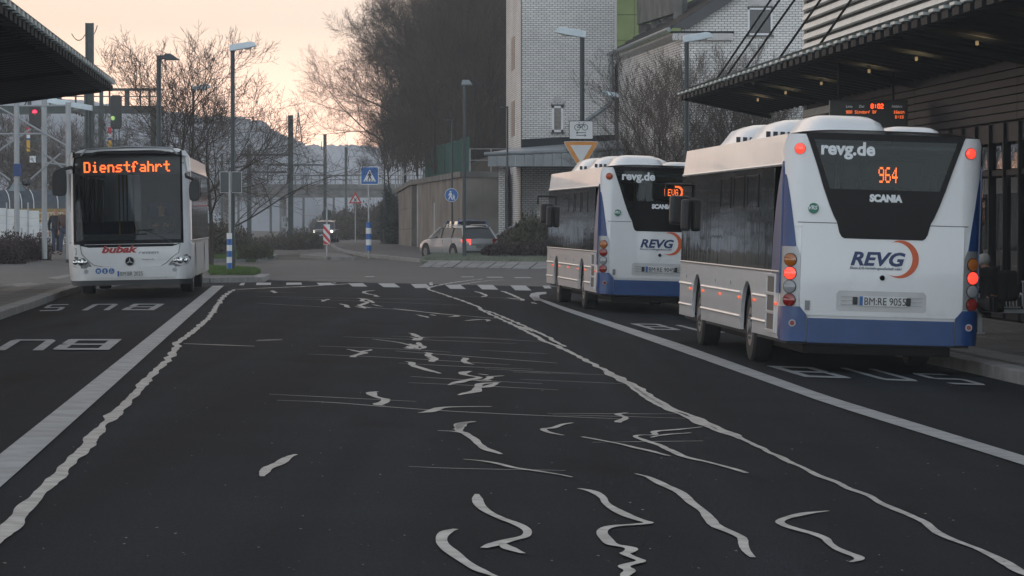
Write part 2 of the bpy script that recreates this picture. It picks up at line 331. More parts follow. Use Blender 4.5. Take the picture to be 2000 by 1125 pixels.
for q in [[(1330,73),(1410,73),(1405,69),(1320,69)],[(1500,76),(1600,77),(1590,71),(1480,71)],[(1680,79),(1785,79),(1770,73),(1660,73)],[(700,71),(760,71),(770,67),(710,67)]]:
    poly_on_road(c2(q), 'zebra_stripe', M_line, .0125)
# BUS lettering: strokes of each letter as polygons in letter space (0..1 wide, 0..1 tall)
LET = {'B': [[(0,0),(.22,0),(.22,1),(0,1)],[(.22,.86),(.8,.86),(.95,1),(.22,1)],[(.22,.44),(.85,.44),(.85,.56),(.22,.56)],[(.22,0),(.95,0),(.8,.14),(.22,.14)],[(.78,.14),(.95,0),(1,.05),(1,.44),(.85,.5),(.78,.44)],[(.78,.56),(.85,.5),(1,.56),(1,.95),(.95,1),(.78,.86)]],
       'U': [[(0,.12),(.22,.12),(.22,1),(0,1)],[(.78,.12),(1,.12),(1,1),(.78,1)],[(0,.12),(.1,0),(.9,0),(1,.12)]],
       'S': [[(0,.12),(.1,0),(.9,0),(1,.12)],[(.78,.12),(1,.12),(1,.5),(.78,.44)],[(0,.5),(.2,.44),(.78,.44),(1,.5),(.85,.56),(.22,.56)],[(0,.5),(.22,.56),(.22,.88),(0,.88)],[(0,.88),(1,.88),(.9,1),(.1,1)]]}
def letter(ch, org, ax, ay, name='road_letter'):
    mb = MB()
    for k, P in enumerate(LET[ch]):
        Q = [org + ax * x + ay * y for x, y in P]
        mb.add([(q.x, q.y, h(q.x, q.y) + .0125 + .0002 * k) for q in Q], [tuple(range(len(Q)))])
    mb.build(name, M_line, road, fix=False)
def letpx(ch, bl, br, tl):
    a, b, c = gnd(*bl), gnd(*br), gnd(*tl); letter(ch, a, b - a, c - a)
# left bay: upside down for us (corner named as the letter sees itself)
letpx('B', (322, 594.5), (262, 594.5), (300, 607)); letpx('U', (233, 594.5), (183, 595), (213, 607)); letpx('S', (137, 595), (96, 596), (118, 608))
letpx('B', (238, 664), (135, 664), (213, 685)); letpx('U', (112, 664.5), (25, 664.5), (84, 686)); letpx('S', (5, 664), (-80, 664), (-30, 686))
letpx('B', (1572, 738), (1666, 741), (1497, 716)); letpx('U', (1724, 744), (1800, 747), (1640, 720)); letpx('S', (1858, 752), (1932, 754.5), (1775, 730))
letpx('B', (1273, 645), (1332, 646), (1230, 633)); letpx('U', (1372, 650), (1430, 651), (1318, 636))
# ------------------------------------------------------------------ raised pavements with kerbs
def raised(name, pxs, m, hh=.12, off=0, kerb=None, closed=True, kw=.14, kl=1.0, **k):
    P = [gnd(*p) if len(p) == 2 else Vector((p[0], p[1], h(p[0], p[1]))) for p in pxs]
    n = len(P); bm = bmesh.new(); f0 = bm.faces.new([bm.verts.new((p.x, p.y, 0)) for p in P])
    xs = [p.x for p in P]; ys_ = [p.y for p in P]
    cuts = [((0, y, 0), (0, 1, 0)) for y in rng(min(ys_), max(ys_), 4)[1:-1]] + [((u, 0, 0), (cos(AL), sin(AL), 0)) for u in (-14, -11, -9.8, -8.3, -7, -5.8, -4.3, -2.3, 4, 9, 14, 25)]
    for co, no in cuts: bmesh.ops.bisect_plane(bm, geom=bm.verts[:] + bm.edges[:] + bm.faces[:], plane_co=[c / (no[0] if no[1] != 1 else 1) if i == 0 else c for i, c in enumerate(co)], plane_no=no)
    be_ = [e for e in bm.edges if e.is_boundary]
    g_ = bmesh.ops.extrude_edge_only(bm, edges=be_); low_ = {v for v in g_['geom'] if isinstance(v, bmesh.types.BMVert)}
    for v in bm.verts: v.co.z = h(v.co.x, v.co.y) + (-.1 if v in low_ else hh + off)
    bmesh.ops.recalc_face_normals(bm, faces=bm.faces)
    me = bpy.data.meshes.new(name); bm.to_mesh(me); bm.free(); me.materials.append(m); o = link(name, me, kind='structure', **k)
    if kerb:
        Q = [P[i % n] for i in range(kerb[0], kerb[1] + 1)]
        kerbstones(Q, hh + .015, kw, kl, o)
    return o
def kerbstones(Q, hh, kw, kl, parent):
    # equal stones laid along the edge, a recessed joint between them
    Lc = [0]
    for a, b in zip(Q, Q[1:]): Lc.append(Lc[-1] + (b - a).length)
    n = max(1, int(Lc[-1] / kl)); 
    def pt(s):
        k = max(j for j in range(len(Lc) - 1) if Lc[j] <= s + 1e-9); return Q[k].lerp(Q[k + 1], (s - Lc[k]) / max(1e-6, Lc[k + 1] - Lc[k]))
    if n > 90: n = 90
    for i in range(n):
        a = pt(Lc[-1] * i / n); b = pt(Lc[-1] * (i + 1) / n); d = (b - a); l = d.length; ang = atan2(d.y, d.x)
        me = bpy.data.meshes.get('kerb_%.2f' % kw)
        if not me:
            me = MB().box(.006, .994, -.5, .5, -.2, 0).mesh('kerb_%.2f' % kw, M_kerb, bevel=.012, seg=1)
        o = link('kerb_stone', me, parent, (a.x, a.y, h(a.x, a.y) + hh + .004 * (i % 3)), (0, -atan2(h(b.x, b.y) - h(a.x, a.y), l), ang)); o.scale = (l, kw, 1)
# ------------------------------------------------------------------ pavements and verges
def W_(u, v): p = R(u, v); return (p.x, p.y, 0)
raised('left_pavement', [(-400, 760), (0, 619), (60, 599), (110, 580), (150, 568), (232, 557), (330, 554.5), (405, 552), (505, 551), (517, 544), (505, 536), (400, 529), (-500, 520), (-900, 640)], M_pave, kerb=(0, 9), kl=1.0, kw=.3)
raised('grass_verge', [(410, 546), (495, 545.5), (508, 542), (500, 537), (405, 532)], M_grass, off=.03, hh=.12)
raised('grass_island', [(395, 513), (500, 512), (530, 508), (539, 503), (525, 498.5), (480, 497), (395, 497)], M_grass, kerb=(0, 5), kl=1.4)
raised('grass_strip', [(-200, 540), (0, 524), (62, 511), (80, 505), (-60, 503)], M_grass, off=.02, hh=.12)
raised('right_platform', [W_(8.95, 18), W_(8.95, 104), W_(32, 104), W_(32, 18)], M_pave, hh=.15, kerb=(0, 1), kl=1.0, kw=.3)
g_ = [W_(9.35, 18), W_(9.35, 104), W_(9.85, 104), W_(9.85, 18)]
raised('platform_edge_band', g_, M_pave2, hh=.156)
raised('corner_pavement', [(650, 480.5), (655, 487), (668, 492), (719, 501.5), (825, 513), (1000, 515), (1300, 517), (1300, 470), (760, 460), (700, 467)], M_pave, kerb=(0, 5), kl=1.6, kw=.2)
raised('hedge_island', [(824, 520), (1000, 523), (1180, 525), (1180, 505), (845, 506), (826, 510)], mat('frosty_grass', (.13, .15, .11), .9, nz=.45, sc=1.5, bump=1, bsc=15), hh=.2)
isl = [gnd(818, 522.5), gnd(1000, 525.5), gnd(1180, 527)]
hk = empty('kerb_slope', (0, 0, 0), kind='structure')
Lc = (isl[1] - isl[0]).length; nst = int(Lc / .62)
for i in range(2):
    a, b = isl[i], isl[i + 1]; n = int((b - a).length / .62)
    for k in range(n):
        q = a.lerp(b, k / n); q2 = a.lerp(b, (k + .91) / n)
        sh = Vector((.32, 2.2, .2)); 
        P = [q, q2, q2 + sh, q + sh]
        V = [(p.x, p.y, p.z + .02 + .006 * (k % 3)) for p in P] + [(p.x, p.y, p.z - .2) for p in P]
        MB().add(V, [(0, 1, 2, 3), (0, 4, 5, 1), (1, 5, 6, 2), (3, 7, 4, 0)]).build('kerb_stone', mat('pale_kerb_stone', (.15, .155, .16), .7, nz=.4, sc=1.2), hk)
raised('traffic_island', [(588, 502.5), (640, 507), (694, 508), (680, 503), (655, 499), (625, 498)], mat('island_paving', (.09, .088, .085), .8), kerb=(0, 2), kl=1.2)
# paving on the left pavement: rows of slabs where they can be told apart, tactile strips
tp = empty('tactile_paving', (0, 0, 0), kind='structure')
for (a, b, c, d) in (((92, 553), (133, 545), (150, 546), (112, 556)), ((20, 566), (60, 562), (80, 566), (38, 571))):
    A, B, C_, D = [gnd(*p, off=.128) for p in (a, b, c, d)]
    for k in range(9):
        p, q = A.lerp(B, k / 9), A.lerp(B, (k + .6) / 9); r, s = D.lerp(C_, (k + .6) / 9), D.lerp(C_, k / 9)
        V = [p, q, r, s]; V = [v + Vector((0, 0, .012)) for v in V] + V
        MB().add(V, [(0, 1, 2, 3), (0, 4, 5, 1), (1, 5, 6, 2), (2, 6, 7, 3), (3, 7, 4, 0)]).build('tactile_rib', M_pave2, tp)
slab = MB().box(-.485, .485, -.235, .235, -.05, 0).mesh('slab', mat('paving_slab', (.09, .087, .082), .8, nz=.3, sc=.7, bump=.3), bevel=.006, seg=1)
pl = bpy.data.objects['left_pavement']; nsl = 0
for j in range(60):
    v = 58 + j * .5
    for i in range(5):
        u = -5.75 - i * 1.0 - (.5 if j % 2 else 0)
        p = R(u, v); px_ = 1000 + F * p.x / p.y
        if -10 < px_ < 150 and nsl < 290:
            # keep inside the kerb line
            k = gnd(px_, 619 - .36 * px_ if px_ < 150 else 560)
            if p.y > k.y + .8: link('paving_slab', slab, pl, (p.x, p.y, h(p.x, p.y) + .128 + rnd.uniform(0, .004)), (0, 0, AL)); nsl += 1
for j in range(50):
    v = 38 + j * .75
    for i in range(3):
        p = R(10.35 + i * 1.0, v); px_ = 1000 + F * p.x / p.y
        if px_ < 2030: link('paving_slab', slab, bpy.data.objects['right_platform'], (p.x, p.y, h(p.x, p.y) + .158 + rnd.uniform(0, .004)), (0, 0, AL)).scale = (1, 1.5, 1)
# ------------------------------------------------------------------ platform canopies
M_deck = mat('canopy_sheet_dark', (.016, .019, .021), .7, nz=.2, spec=.1)
M_rib = mat('canopy_rib_pale', (.5, .54, .52), .5, nz=.25, sc=2)
M_lamp = mat('downlight_glow', (.1, .08, .05), emit=(1, .75, .4), es=.08)
def canopy(lab, ue, he, ub, hb, v0, v1, lamps, pitch, ribw, ribh):
    sgn = 1 if ub > ue else -1
    c = empty('platform_canopy', R(ue, v1), lab, 'canopy')
    I = Matrix.Translation(-c.location)
    def Q(u, v, z): return R(u, v, z) - c.location
    wid = abs(ub - ue); slope = (hb - he) / wid
    # trapezoid decking, corrugations running across the canopy
    V = []; n = int((v1 - v0) / (pitch / 4)); prof = [0, 0, .11, .11]
    for i in range(n):
        v = v1 - i * pitch / 4; dz = prof[i % 4]
        V += [Q(ue + sgn * .1, v, he - .06 + dz + slope * .1), Q(ub, v, hb - .06 + dz)]
    MB().add(V, [(2 * i, 2 * i + 1, 2 * i + 3, 2 * i + 2) for i in range(n - 1)]).build('roof_deck', M_deck, c, fix=False)
    MB().add([Q(ue, v1, he + .12), Q(ub, v1, hb + .12), Q(ub, v0, hb + .12), Q(ue, v0, he + .12)], [(0, 1, 2, 3)]).build('roof_skin', M_rib, c)
    e = MB().add([Q(ue + sgn * .12, v1 + .02, he - .12), Q(ub, v1 + .02, hb - .18), Q(ub, v1 + .02, hb + .1), Q(ue + sgn * .12, v1 + .02, he + .09)] + [Q(ue + sgn * .12, v1 - .06, he - .12), Q(ub, v1 - .06, hb - .18), Q(ub, v1 - .06, hb + .1), Q(ue + sgn * .12, v1 - .06, he + .09)], [(0, 1, 2, 3), (4, 5, 6, 7), (0, 1, 5, 4), (2, 3, 7, 6), (0, 3, 7, 4), (1, 2, 6, 5)]).build('end_fascia', M_deck, c)
    me = MB().box(0, ribw, -pitch * .22, pitch * .22, 0, ribh).mesh('rib', M_rib, bevel=.006, seg=1)
    m2 = MB().box(.06, ribw, -pitch * .3, pitch * .3, -.13, -.002).mesh('rib_underside', M_deck)
    k = int((v1 - v0) / pitch)
    for i in range(k):
        v = v1 - .15 - i * pitch
        for nm, mm in (('roof_rib', me), ('rib_underside', m2)):
            o = link(nm, mm, c, Q(ue if sgn > 0 else ue, v, he + (.02 if nm == 'roof_rib' else .0)), (0, 0, AL + (0 if sgn > 0 else pi)))
            if nm == 'roof_rib': o.rotation_euler[1] = 0
    for i in range(0, k, 12):   # beams under the deck
        v = v1 - .5 - i * pitch
        MB().add([Q(ue + sgn * .3, v, he - .1), Q(ub, v, hb - .1), Q(ub, v, hb - .2), Q(ue + sgn * .3, v, he - .18), Q(ue + sgn * .3, v + .12, he - .1), Q(ub, v + .12, hb - .1), Q(ub, v + .12, hb - .2), Q(ue + sgn * .3, v + .12, he - .18)], [(0, 1, 2, 3), (4, 5, 6, 7), (0, 1, 5, 4), (2, 3, 7, 6), (0, 3, 7, 4), (1, 2, 6, 5)]).build('beam', M_deck, c)
    ul = (ue + ub) / 2; hl = (he + hb) / 2
    for v in lamps:
        MB().tube([Q(ul, v, hl - .10), Q(ul, v, hl - .17)], [.03, .03], 10).build('downlight', M_lamp, c)
        ld = bpy.data.lights.new('canopy_lamp', 'SPOT'); ld.spot_size = radians(150); ld.spot_blend = 1; ld.energy = 10; ld.color = (1, .72, .38); ld.shadow_soft_size = .06
        lo = bpy.data.objects.new('canopy_lamp', ld); col.objects.link(lo); lo.parent = c; lo.location = Q(ul, v - .12, hl - .42); lo.rotation_euler = (pi, 0, 0)
    return c
canL = canopy('dark platform canopy with pale ribbed edge, jutting in above the white bus at the left', -4.25, 5.02, -9.6, 4.4, 20, 82, [66.6, 72.3, 77.9], .85, .34, .09)
canR = canopy('dark canopy with pale ribbed edge and small downlights above the blue and white buses', 10.16, 5.18, 12.6, 4.75, 20, 92.3, [46.5, 52, 57.6, 63.3, 68.6, 74.9, 80.4, 85.3], .9, .36, .055)
# ------------------------------------------------------------------ station building on the right
M_clad = mat('cladding_grey', (.016, .019, .024), .6, nz=.25, sc=1, spec=.12)
M_louv = mat('louvre_white', (.62, .61, .57), .45, nz=.15, sc=2)
M_dark = mat('dark_void', (.012, .013, .014), .8)
M_mull = mat('window_profile_dark', (.007, .0085, .011), .6, spec=.1)
M_gl = glassmat('window_glass', (.35, .4, .42), .35)
UF = 12.6
st = empty('station_building', R(UF, 86), 'grey clad station building with dark glazing and a white louvred upper storey, right edge', 'building')
def Qs(u, v, z): return R(u, v, z) - st.location
def bx(u0, u1, v0, v1, z0, z1, name, m, par, bevel=0, f=Qs):
    V = [f(u, v, z) for z in (z0, z1) for v in (v0, v1) for u in (u0, u1)]
    return MB().add(V, [(0, 2, 3, 1), (4, 5, 7, 6), (0, 1, 5, 4), (2, 6, 7, 3), (0, 4, 6, 2), (1, 3, 7, 5)]).build(name, m, par, bevel=bevel)
bx(UF + .1, 24, 86.2, 86.4, 0, 11, 'end_wall', M_dark, st)
bx(UF + .12, 24, 20, 86.2, 4.7, 11, 'upper_wall', M_dark, st)
bx(UF + .12, UF + .3, 20, 86.2, 3.62, 4.7, 'wall', M_dark, st)
bx(UF + .05, UF + .2, 86.1, 86.3, 0, 11, 'corner_trim', M_galv, st)
bx(18, 18.2, 20, 86.2, 0, 4.7, 'back_wall', mat('interior_wall', (.1, .1, .1), .8), st)
bx(UF + .05, 18, 20, 86.2, .02, .06, 'interior_floor', M_pave, st)
for i in range(21):
    z = 4.86 + i * .245
    for a, b in ((56, 66), (66.02, 76), (76.02, 86.1)):
        P = [(UF + .1, z + .0), (UF - .02, z + .012), (UF + .06, z + .165), (UF + .1, z + .165)]
        V = [Qs(u, v, zz) for v in (a, b) for u, zz in P]
        MB().add(V, [(0, 1, 2, 3), (7, 6, 5, 4), (0, 4, 5, 1), (1, 5, 6, 2), (2, 6, 7, 3), (3, 7, 4, 0)]).build('louvre_slat', M_louv, st)
for i in range(14):
    z = .5 + i * .3
    P = [(UF + .1, z), (UF - .02, z + .012), (UF + .06, z + .2), (UF + .1, z + .2)]
    V = [Qs(u, v, zz) for v in (80.6, 86.1) for u, zz in P]
    MB().add(V, [(0, 1, 2, 3), (7, 6, 5, 4), (0, 4, 5, 1), (1, 5, 6, 2), (2, 6, 7, 3), (3, 7, 4, 0)]).build('louvre_slat', M_louv, st)
for i in range(7):
    z = 3.64 + i * .15
    for a in range(5):
        v0 = 30 + a * 10.1
        bx(UF + .02 - .02 * (i % 2 == 0) * 0, UF + .1, v0, v0 + 10.08, z, z + .132, 'cladding_board', M_clad, st, bevel=.008)
v = 30.0
while v < 80.5:
    bx(UF - .04, UF + .1, v - .04, v + .04, .1, 3.6, 'mullion', M_mull, st)
    if v + 1.3 < 81:
        bx(UF + .03, UF + .05, v + .06, v + 1.24, .35, 2.62, 'window_pane', M_gl, st)
        bx(UF + .03, UF + .05, v + .06, v + 1.24, 2.78, 3.2, 'window_pane', M_gl, st)
        bx(UF + .02, UF + .08, v + .04, v + 1.26, 3.26, 3.6, 'spandrel_panel', M_clad, st)
        bx(UF + .01, UF + .08, v + .04, v + 1.26, 2.66, 2.76, 'transom', M_mull, st)
        bx(UF + .01, UF + .08, v + .04, v + 1.26, .1, .33, 'sill', M_mull, st)
    v += 1.3
# stay rods that hold the canopy from the wall
for v0, v1, z1 in ((88.5, 80, 9.2), (86.5, 76, 9.4), (83, 73, 9.3), (77, 66, 9.6), (71, 60, 9.8)):
    a = R(10.6, v0, 5.25) - canR.location; b = R(12.5, v1, z1) - canR.location
    MB().tube([a, b], .028, 6).build('stay_rod', M_mull, canR)
# ------------------------------------------------------------------ white brick building
def brickmat(name, c1_, c2_, mc, bw, rh):
    m = bpy.data.materials.new(name); m.use_nodes = True; t = m.node_tree; b = t.nodes['Principled BSDF']; b.inputs['Roughness'].default_value = .75
    g = t.nodes.new('ShaderNodeNewGeometry'); sp = t.nodes.new('ShaderNodeSeparateXYZ'); ad = t.nodes.new('ShaderNodeMath'); cb = t.nodes.new('ShaderNodeCombineXYZ')
    br = t.nodes.new('ShaderNodeTexBrick'); br.inputs['Scale'].default_value = 1; br.inputs['Brick Width'].default_value = bw; br.inputs['Row Height'].default_value = rh
    br.inputs['Mortar Size'].default_value = .0105; br.inputs['Mortar Smooth'].default_value = .15; br.inputs['Bias'].default_value = -.2
    br.inputs['Color1'].default_value = (*c1_, 1); br.inputs['Color2'].default_value = (*c2_, 1); br.inputs['Mortar'].default_value = (*mc, 1)
    L_ = t.links.new; L_(g.outputs['Position'], sp.inputs[0]); L_(sp.outputs[0], ad.inputs[0]); L_(sp.outputs[1], ad.inputs[1]); L_(ad.outputs[0], cb.inputs[0]); L_(sp.outputs[2], cb.inputs[1])
    L_(cb.outputs[0], br.inputs[0])
    nz = t.nodes.new('ShaderNodeTexNoise'); nz.inputs['Scale'].default_value = .35; nz.inputs['Detail'].default_value = 8; L_(g.outputs['Position'], nz.inputs[0])
    mr = t.nodes.new('ShaderNodeMapRange'); mr.inputs[3].default_value = .6; mr.inputs[4].default_value = 1.25; L_(nz.outputs[0], mr.inputs[0])
    mx = t.nodes.new('ShaderNodeMix'); mx.data_type = 'RGBA'; mx.blend_type = 'MULTIPLY'; mx.inputs[0].default_value = 1
    L_(br.outputs[0], mx.inputs[6]); L_(mr.outputs[0], mx.inputs[7]); L_(mx.outputs[2], b.inputs['Base Color'])
    bu = t.nodes.new('ShaderNodeBump'); bu.inputs['Strength'].default_value = .6; bu.inputs['Distance'].default_value = -.01
    L_(br.outputs['Fac'], bu.inputs['Height']); L_(bu.outputs[0], b.inputs['Normal']); return m
M_brick = brickmat('white_glazed_brick', (.62, .6, .58), (.52, .505, .49), (.07, .065, .06), .25, .1)
M_zinc = mat('zinc_sheet', (.17, .19, .2), .45, .3, nz=.2, sc=1)
M_roof = mat('slate_roof', (.014, .017, .021), .7, spec=.15, nz=.3, sc=2)
M_green = mat('green_cladding', (.23, .28, .1), .6, nz=.2, sc=.8)
M_conc = mat('weathered_concrete', (.13, .125, .115), .85, nz=.5, sc=1.2, bump=.6, bsc=6)
M_wframe = mat('white_window_frame', (.6, .6, .62), .4)
bl = empty('brick_building', (3, 162, 0), 'white brick tower with gabled wing, slate roof and low zinc roof at its foot', 'building')
def Wd(mb, name, m, par=bl, **k):
    mb.v = [(v[0] - bl.location.x, v[1] - bl.location.y, v[2]) for v in mb.v]; return mb.build(name, m, par, **k)
TX0, TX1 = 18 / 41.83, 200 / 41.83
Wd(MB().prism([(TX0, 162), (TX1, 162), (TX1 + .6, 176), (-.29, 174)], 'z', 0, 18), 'tower_wall', M_brick)
Wd(MB().box(TX0 - .012, TX0 + .03, 161.985, 162.02, 0, 18), 'corner_joint', mat('joint_dark', (.06, .06, .06)))
# wing: eaves wall running back from the gable corner, gable facing us
ga = (6.87, 141); gb = (4.95, 161.8)
Wd(MB().prism([(6.87, 141), (16, 141), (16, 170), (4.95, 170), (4.95, 161.8)], 'z', 0, 9.3), 'wing_wall', M_brick)
Wd(MB().prism([(6.88, 9.3), (16, 9.3), (16, 15.35), (15.8, 15.35), (7.45, 10.05), (6.9, 9.7)], 'y', 141.0, 141.4), 'gable_wall', M_brick)
e0 = Vector((6.42, 140.6, 9.62)); e1 = Vector((4.55, 162.3, 9.62)); up_ = Vector((9.5, .5, 6.05))
for k in range(26):   # rows of sheet roofing, each lapping the one below
    a = e0 + up_ * (k / 26); b = e1 + up_ * (k / 26); c_ = e1 + up_ * ((k + 1) / 26); d_ = e0 + up_ * ((k + 1) / 26); zz = Vector((0, 0, .06))
    Wd(MB().add([a + zz, b + zz, c_, d_, a - zz, b - zz, c_ - zz, d_ - zz], [(0, 1, 2, 3), (0, 1, 5, 4), (0, 3, 7, 4), (1, 2, 6, 5), (4, 5, 6, 7)]), 'roof_course', M_roof)
fd = Vector((0, -.06, 0)); dn = Vector((0, 0, -.5))
Wd(MB().add([e0 + fd, e0 + up_ + fd, e0 + up_ + dn + fd, e0 + fd + Vector((.75, 0, -.02)), e0, e0 + up_, e0 + up_ + dn, e0 + Vector((.75, 0, -.02))], [(0, 1, 2, 3), (4, 5, 6, 7), (0, 1, 5, 4), (2, 3, 7, 6), (0, 3, 7, 4)]), 'verge_board', mat('verge_dark', (.02, .022, .026), .5))
Wd(MB().tube([e0 + Vector((-.08, 0, -.06)), e1 + Vector((-.08, 0, -.06))], .1, 8), 'gutter', M_zinc)
a, b = Vector((6.5, 140.95, 9.5)), Vector((4.66, 161.8, 9.5)); s1 = Vector((.4, 0, -.32))
Wd(MB().add([a, b, b + s1, a + s1, a + Vector((0, 0, -.14)), b + Vector((0, 0, -.14))], [(0, 1, 5, 4), (4, 5, 2, 3), (0, 3, 4), (1, 2, 5)]), 'soffit', mat('pale_render', (.42, .41, .39), .7, nz=.3))
Wd(MB().box(6.5, 8.95, 140.75, 140.98, 9.13, 9.42), 'brick_band', M_brick)
for k in range(20): Wd(MB().box(6.52 + k * .12, 6.62 + k * .12, 140.72, 140.749, 9.14, 9.40), 'brick', mat('soldier_brick', (.45, .43, .42), .7))
Wd(MB().box(6.45, 9.0, 140.72, 141, 9.425, 9.5), 'band_flashing', M_roof)
def window(x0, x1, z0, z1, y, fr=.07, mp=None, glass=None, name='window'):
    w = empty(name, (0, 0, 0)); w.parent = bl
    f = MB()
    for q in ((x0, x1, z0, z0 + fr), (x0, x1, z1 - fr, z1), (x0, x0 + fr, z0, z1), (x1 - fr, x1, z0, z1)):
        f.box(q[0], q[1], y - .03, y + .02, q[2], q[3])
    Wd(f, 'frame', M_wframe, w); Wd(MB().box(x0 + fr, x1 - fr, y - .012, y + .01, z0 + fr, z1 - fr), 'pane', glass or mat('dark_pane', (.012, .013, .015), .15), w)
    Wd(MB().box(x0 - .06, x1 + .06, y - .1, y + .02, z0 - .08, z0 - .005), 'sill', M_conc, w)
    Wd(MB().box(x0 - .015, x1 + .015, y - .045, y - .002, z1 + .002, z1 + .07), 'reveal', mat('shadow_joint', (.05, .05, .05)), w)
    return w
wx = lambda px, s: (px - 1000) / s
window(wx(1460, 48.06), wx(1508, 48.06), 1.88 + (428 - 69) / 48.06, 1.88 + (428 - 16) / 48.06, 141)
window(wx(1078, 41.83), wx(1100, 41.83), 1.88 + (428 - 258) / 41.83, 1.88 + (428 - 207) / 41.83, 162, .1, glass=mat('curtained_pane', (.16, .13, .11), .3, nz=.5, sc=9))
for k in range(11):   # soldier arch over the windows
    for (cx, cz, rr, s, yy) in ((wx(1089, 41.83), 7.18, .3, .07, 162),):
        an = pi * k / 10; X_, Z_ = cx - cos(an) * rr, cz + sin(an) * .28
        Wd(MB().box(X_ - .022, X_ + .022, yy - .035, yy - .004, Z_ - .14, Z_ + .14), 'brick', mat('soldier_brick', (.45, .43, .42), .7))
for k in range(9):
    X_ = wx(1460, 48.06) + .02 + k * .12; Wd(MB().box(X_, X_ + .1, 140.96, 140.996, 10.56, 10.86 + .03 * (4 - abs(k - 4))), 'brick', mat('soldier_brick', (.45, .43, .42), .7))
# narrow windows on the receding left face of the tower
for z0, z1 in ((9.1, 10.7), (5.9, 7.6)):
    f = MB(); xa = TX0 - (TX0 + .29) * .42; ya = 162 + 12 * .42; xb = TX0 - (TX0 + .29) * .62; yb = 162 + 12 * .62
    f.add([(xa - .02, ya, z0), (xb - .02, yb, z0), (xb - .02, yb, z1), (xa - .02, ya, z1), (xa + .1, ya, z0), (xb + .1, yb, z0), (xb + .1, yb, z1), (xa + .1, ya, z1)], [(0, 1, 2, 3), (0, 4, 5, 1), (2, 6, 7, 3), (0, 3, 7, 4), (1, 5, 6, 2)])
    Wd(f, 'window', mat('brown_window', (.05, .05, .045), .3))
# green panels, two columns wide
for i in range(5):
    for j in range(4):
        Wd(MB().box(4.9 + i * 1.15, 6.02 + i * 1.15, 171, 171.1, 8.2 + j * 1.25, 9.42 + j * 1.25), 'cladding_panel', M_green)
Wd(MB().box(4.9, 11, 171.12, 171.3, 0, 14), 'panel_backing', mat('green_joint', (.1, .13, .05), .8))
# concrete balcony parapet on the roof with its legs
B0 = at(1243, 0, 158); 
def balc(x0, x1, y0, y1, ya, yb, nm='balcony_slab'):
    a0, a1 = at(x0, y0, ya), at(x0, y1, ya); b0, b1 = at(x1, y0 - 9 if nm == 'balcony_slab' else y0, yb), at(x1, y1 - 22 if nm == 'balcony_slab' else y1, yb)
    V = [a1, b1, b0, a0]; V += [v + Vector((.25, .3, 0)) for v in V]
    return Wd(MB().add(V, [(0, 1, 2, 3), (4, 5, 6, 7), (0, 1, 5, 4), (1, 2, 6, 5), (2, 3, 7, 6), (3, 0, 4, 7)]), nm, M_conc)
balc(1244, 1315, -22, 48, 160, 150)
for xx, yt, yb_, YY in ((1247, 46, 66, 159.8), (1271, 38, 56, 156.5), (1293, 30, 48, 153.2)): balc(xx, xx + 15, yt, yb_, YY, YY - .1, 'balcony_leg')
balc(1315, 1332, -10, 40, 149.6, 149.5, 'balcony_leg')
# rain pipe and low zinc roof
Wd(MB().tube([at(1194, 100, 161.5), at(1195, 195, 161.6), at(1190, 205, 161.6), at(1148, 234, 161.7), at(1128, 262, 161.6)], .1, 8), 'rain_pipe', M_zinc)
zr = MB(); f0, f1 = at(953, 300, 158), at(1215, 300, 157)
zl = [at(950, 305, 158), at(1225, 300, 156), at(1225, 326, 156), at(955, 326, 158)]
lowroof = MB().add([at(948, 299, 158.5), at(1110, 292, 157.3), at(1225, 286, 156), at(1225, 272, 161.9), at(1018, 288, 161.9), at(958, 297, 166)], [(0, 1, 4, 5), (1, 2, 3, 4)])
Wd(lowroof, 'low_roof_skin', mat('zinc_top', (.3, .33, .36), .4, .3))
Wd(MB().tube([at(946, 301, 158.4), at(1110, 296, 157.2), at(1225, 289, 156)], .09, 8), 'low_gutter', M_zinc)
n = 15
for k in range(n):
    x0, x1 = 953 + k * 18, 953 + (k + .96) * 18; Y0, Y1 = 158.2 - k * .13, 158.2 - (k + .96) * .13
    yt0 = 305 - k * .75; yb0 = 325
    a, b, c_, d_ = at(x0, yb0, Y0), at(x1, yb0, Y1), at(x1, yt0, Y1), at(x0, yt0, Y0)
    V = [a, b, c_, d_] + [v + Vector((0, .2, 0)) for v in (a, b, c_, d_)]
    Wd(MB().add(V, [(0, 1, 2, 3), (0, 1, 5, 4), (2, 3, 7, 6), (0, 3, 7, 4), (1, 2, 6, 5)]), 'fascia_panel', M_zinc)
Wd(MB().add([at(955, 326, 158.2), at(1225, 326, 156.3), at(1225, 322, 162), at(985, 324, 166)], [(0, 1, 2, 3)]), 'low_soffit', M_deck)
Wd(MB().add([at(1018, 289, 161.8), at(1225, 276, 161.8), at(1225, 262, 161.8), at(1018, 272, 161.8)] + [at(1018, 289, 161.95), at(1225, 276, 161.95), at(1225, 262, 161.95), at(1018, 272, 161.95)], [(0, 1, 2, 3), (4, 5, 6, 7), (0, 3, 7, 4), (2, 3, 7, 6)]), 'flashing', M_deck)
Wd(MB().box(TX0 - 1.05, TX0 - .75, 159.5, 163, 0, 4.3), 'entrance_pier', M_brick)
Wd(MB().box(wx(1170, 41.83), wx(1215, 41.83), 156.5, 161.9, 0, 4.4), 'porch_wall', mat('porch_dark', (.03, .03, .03)))
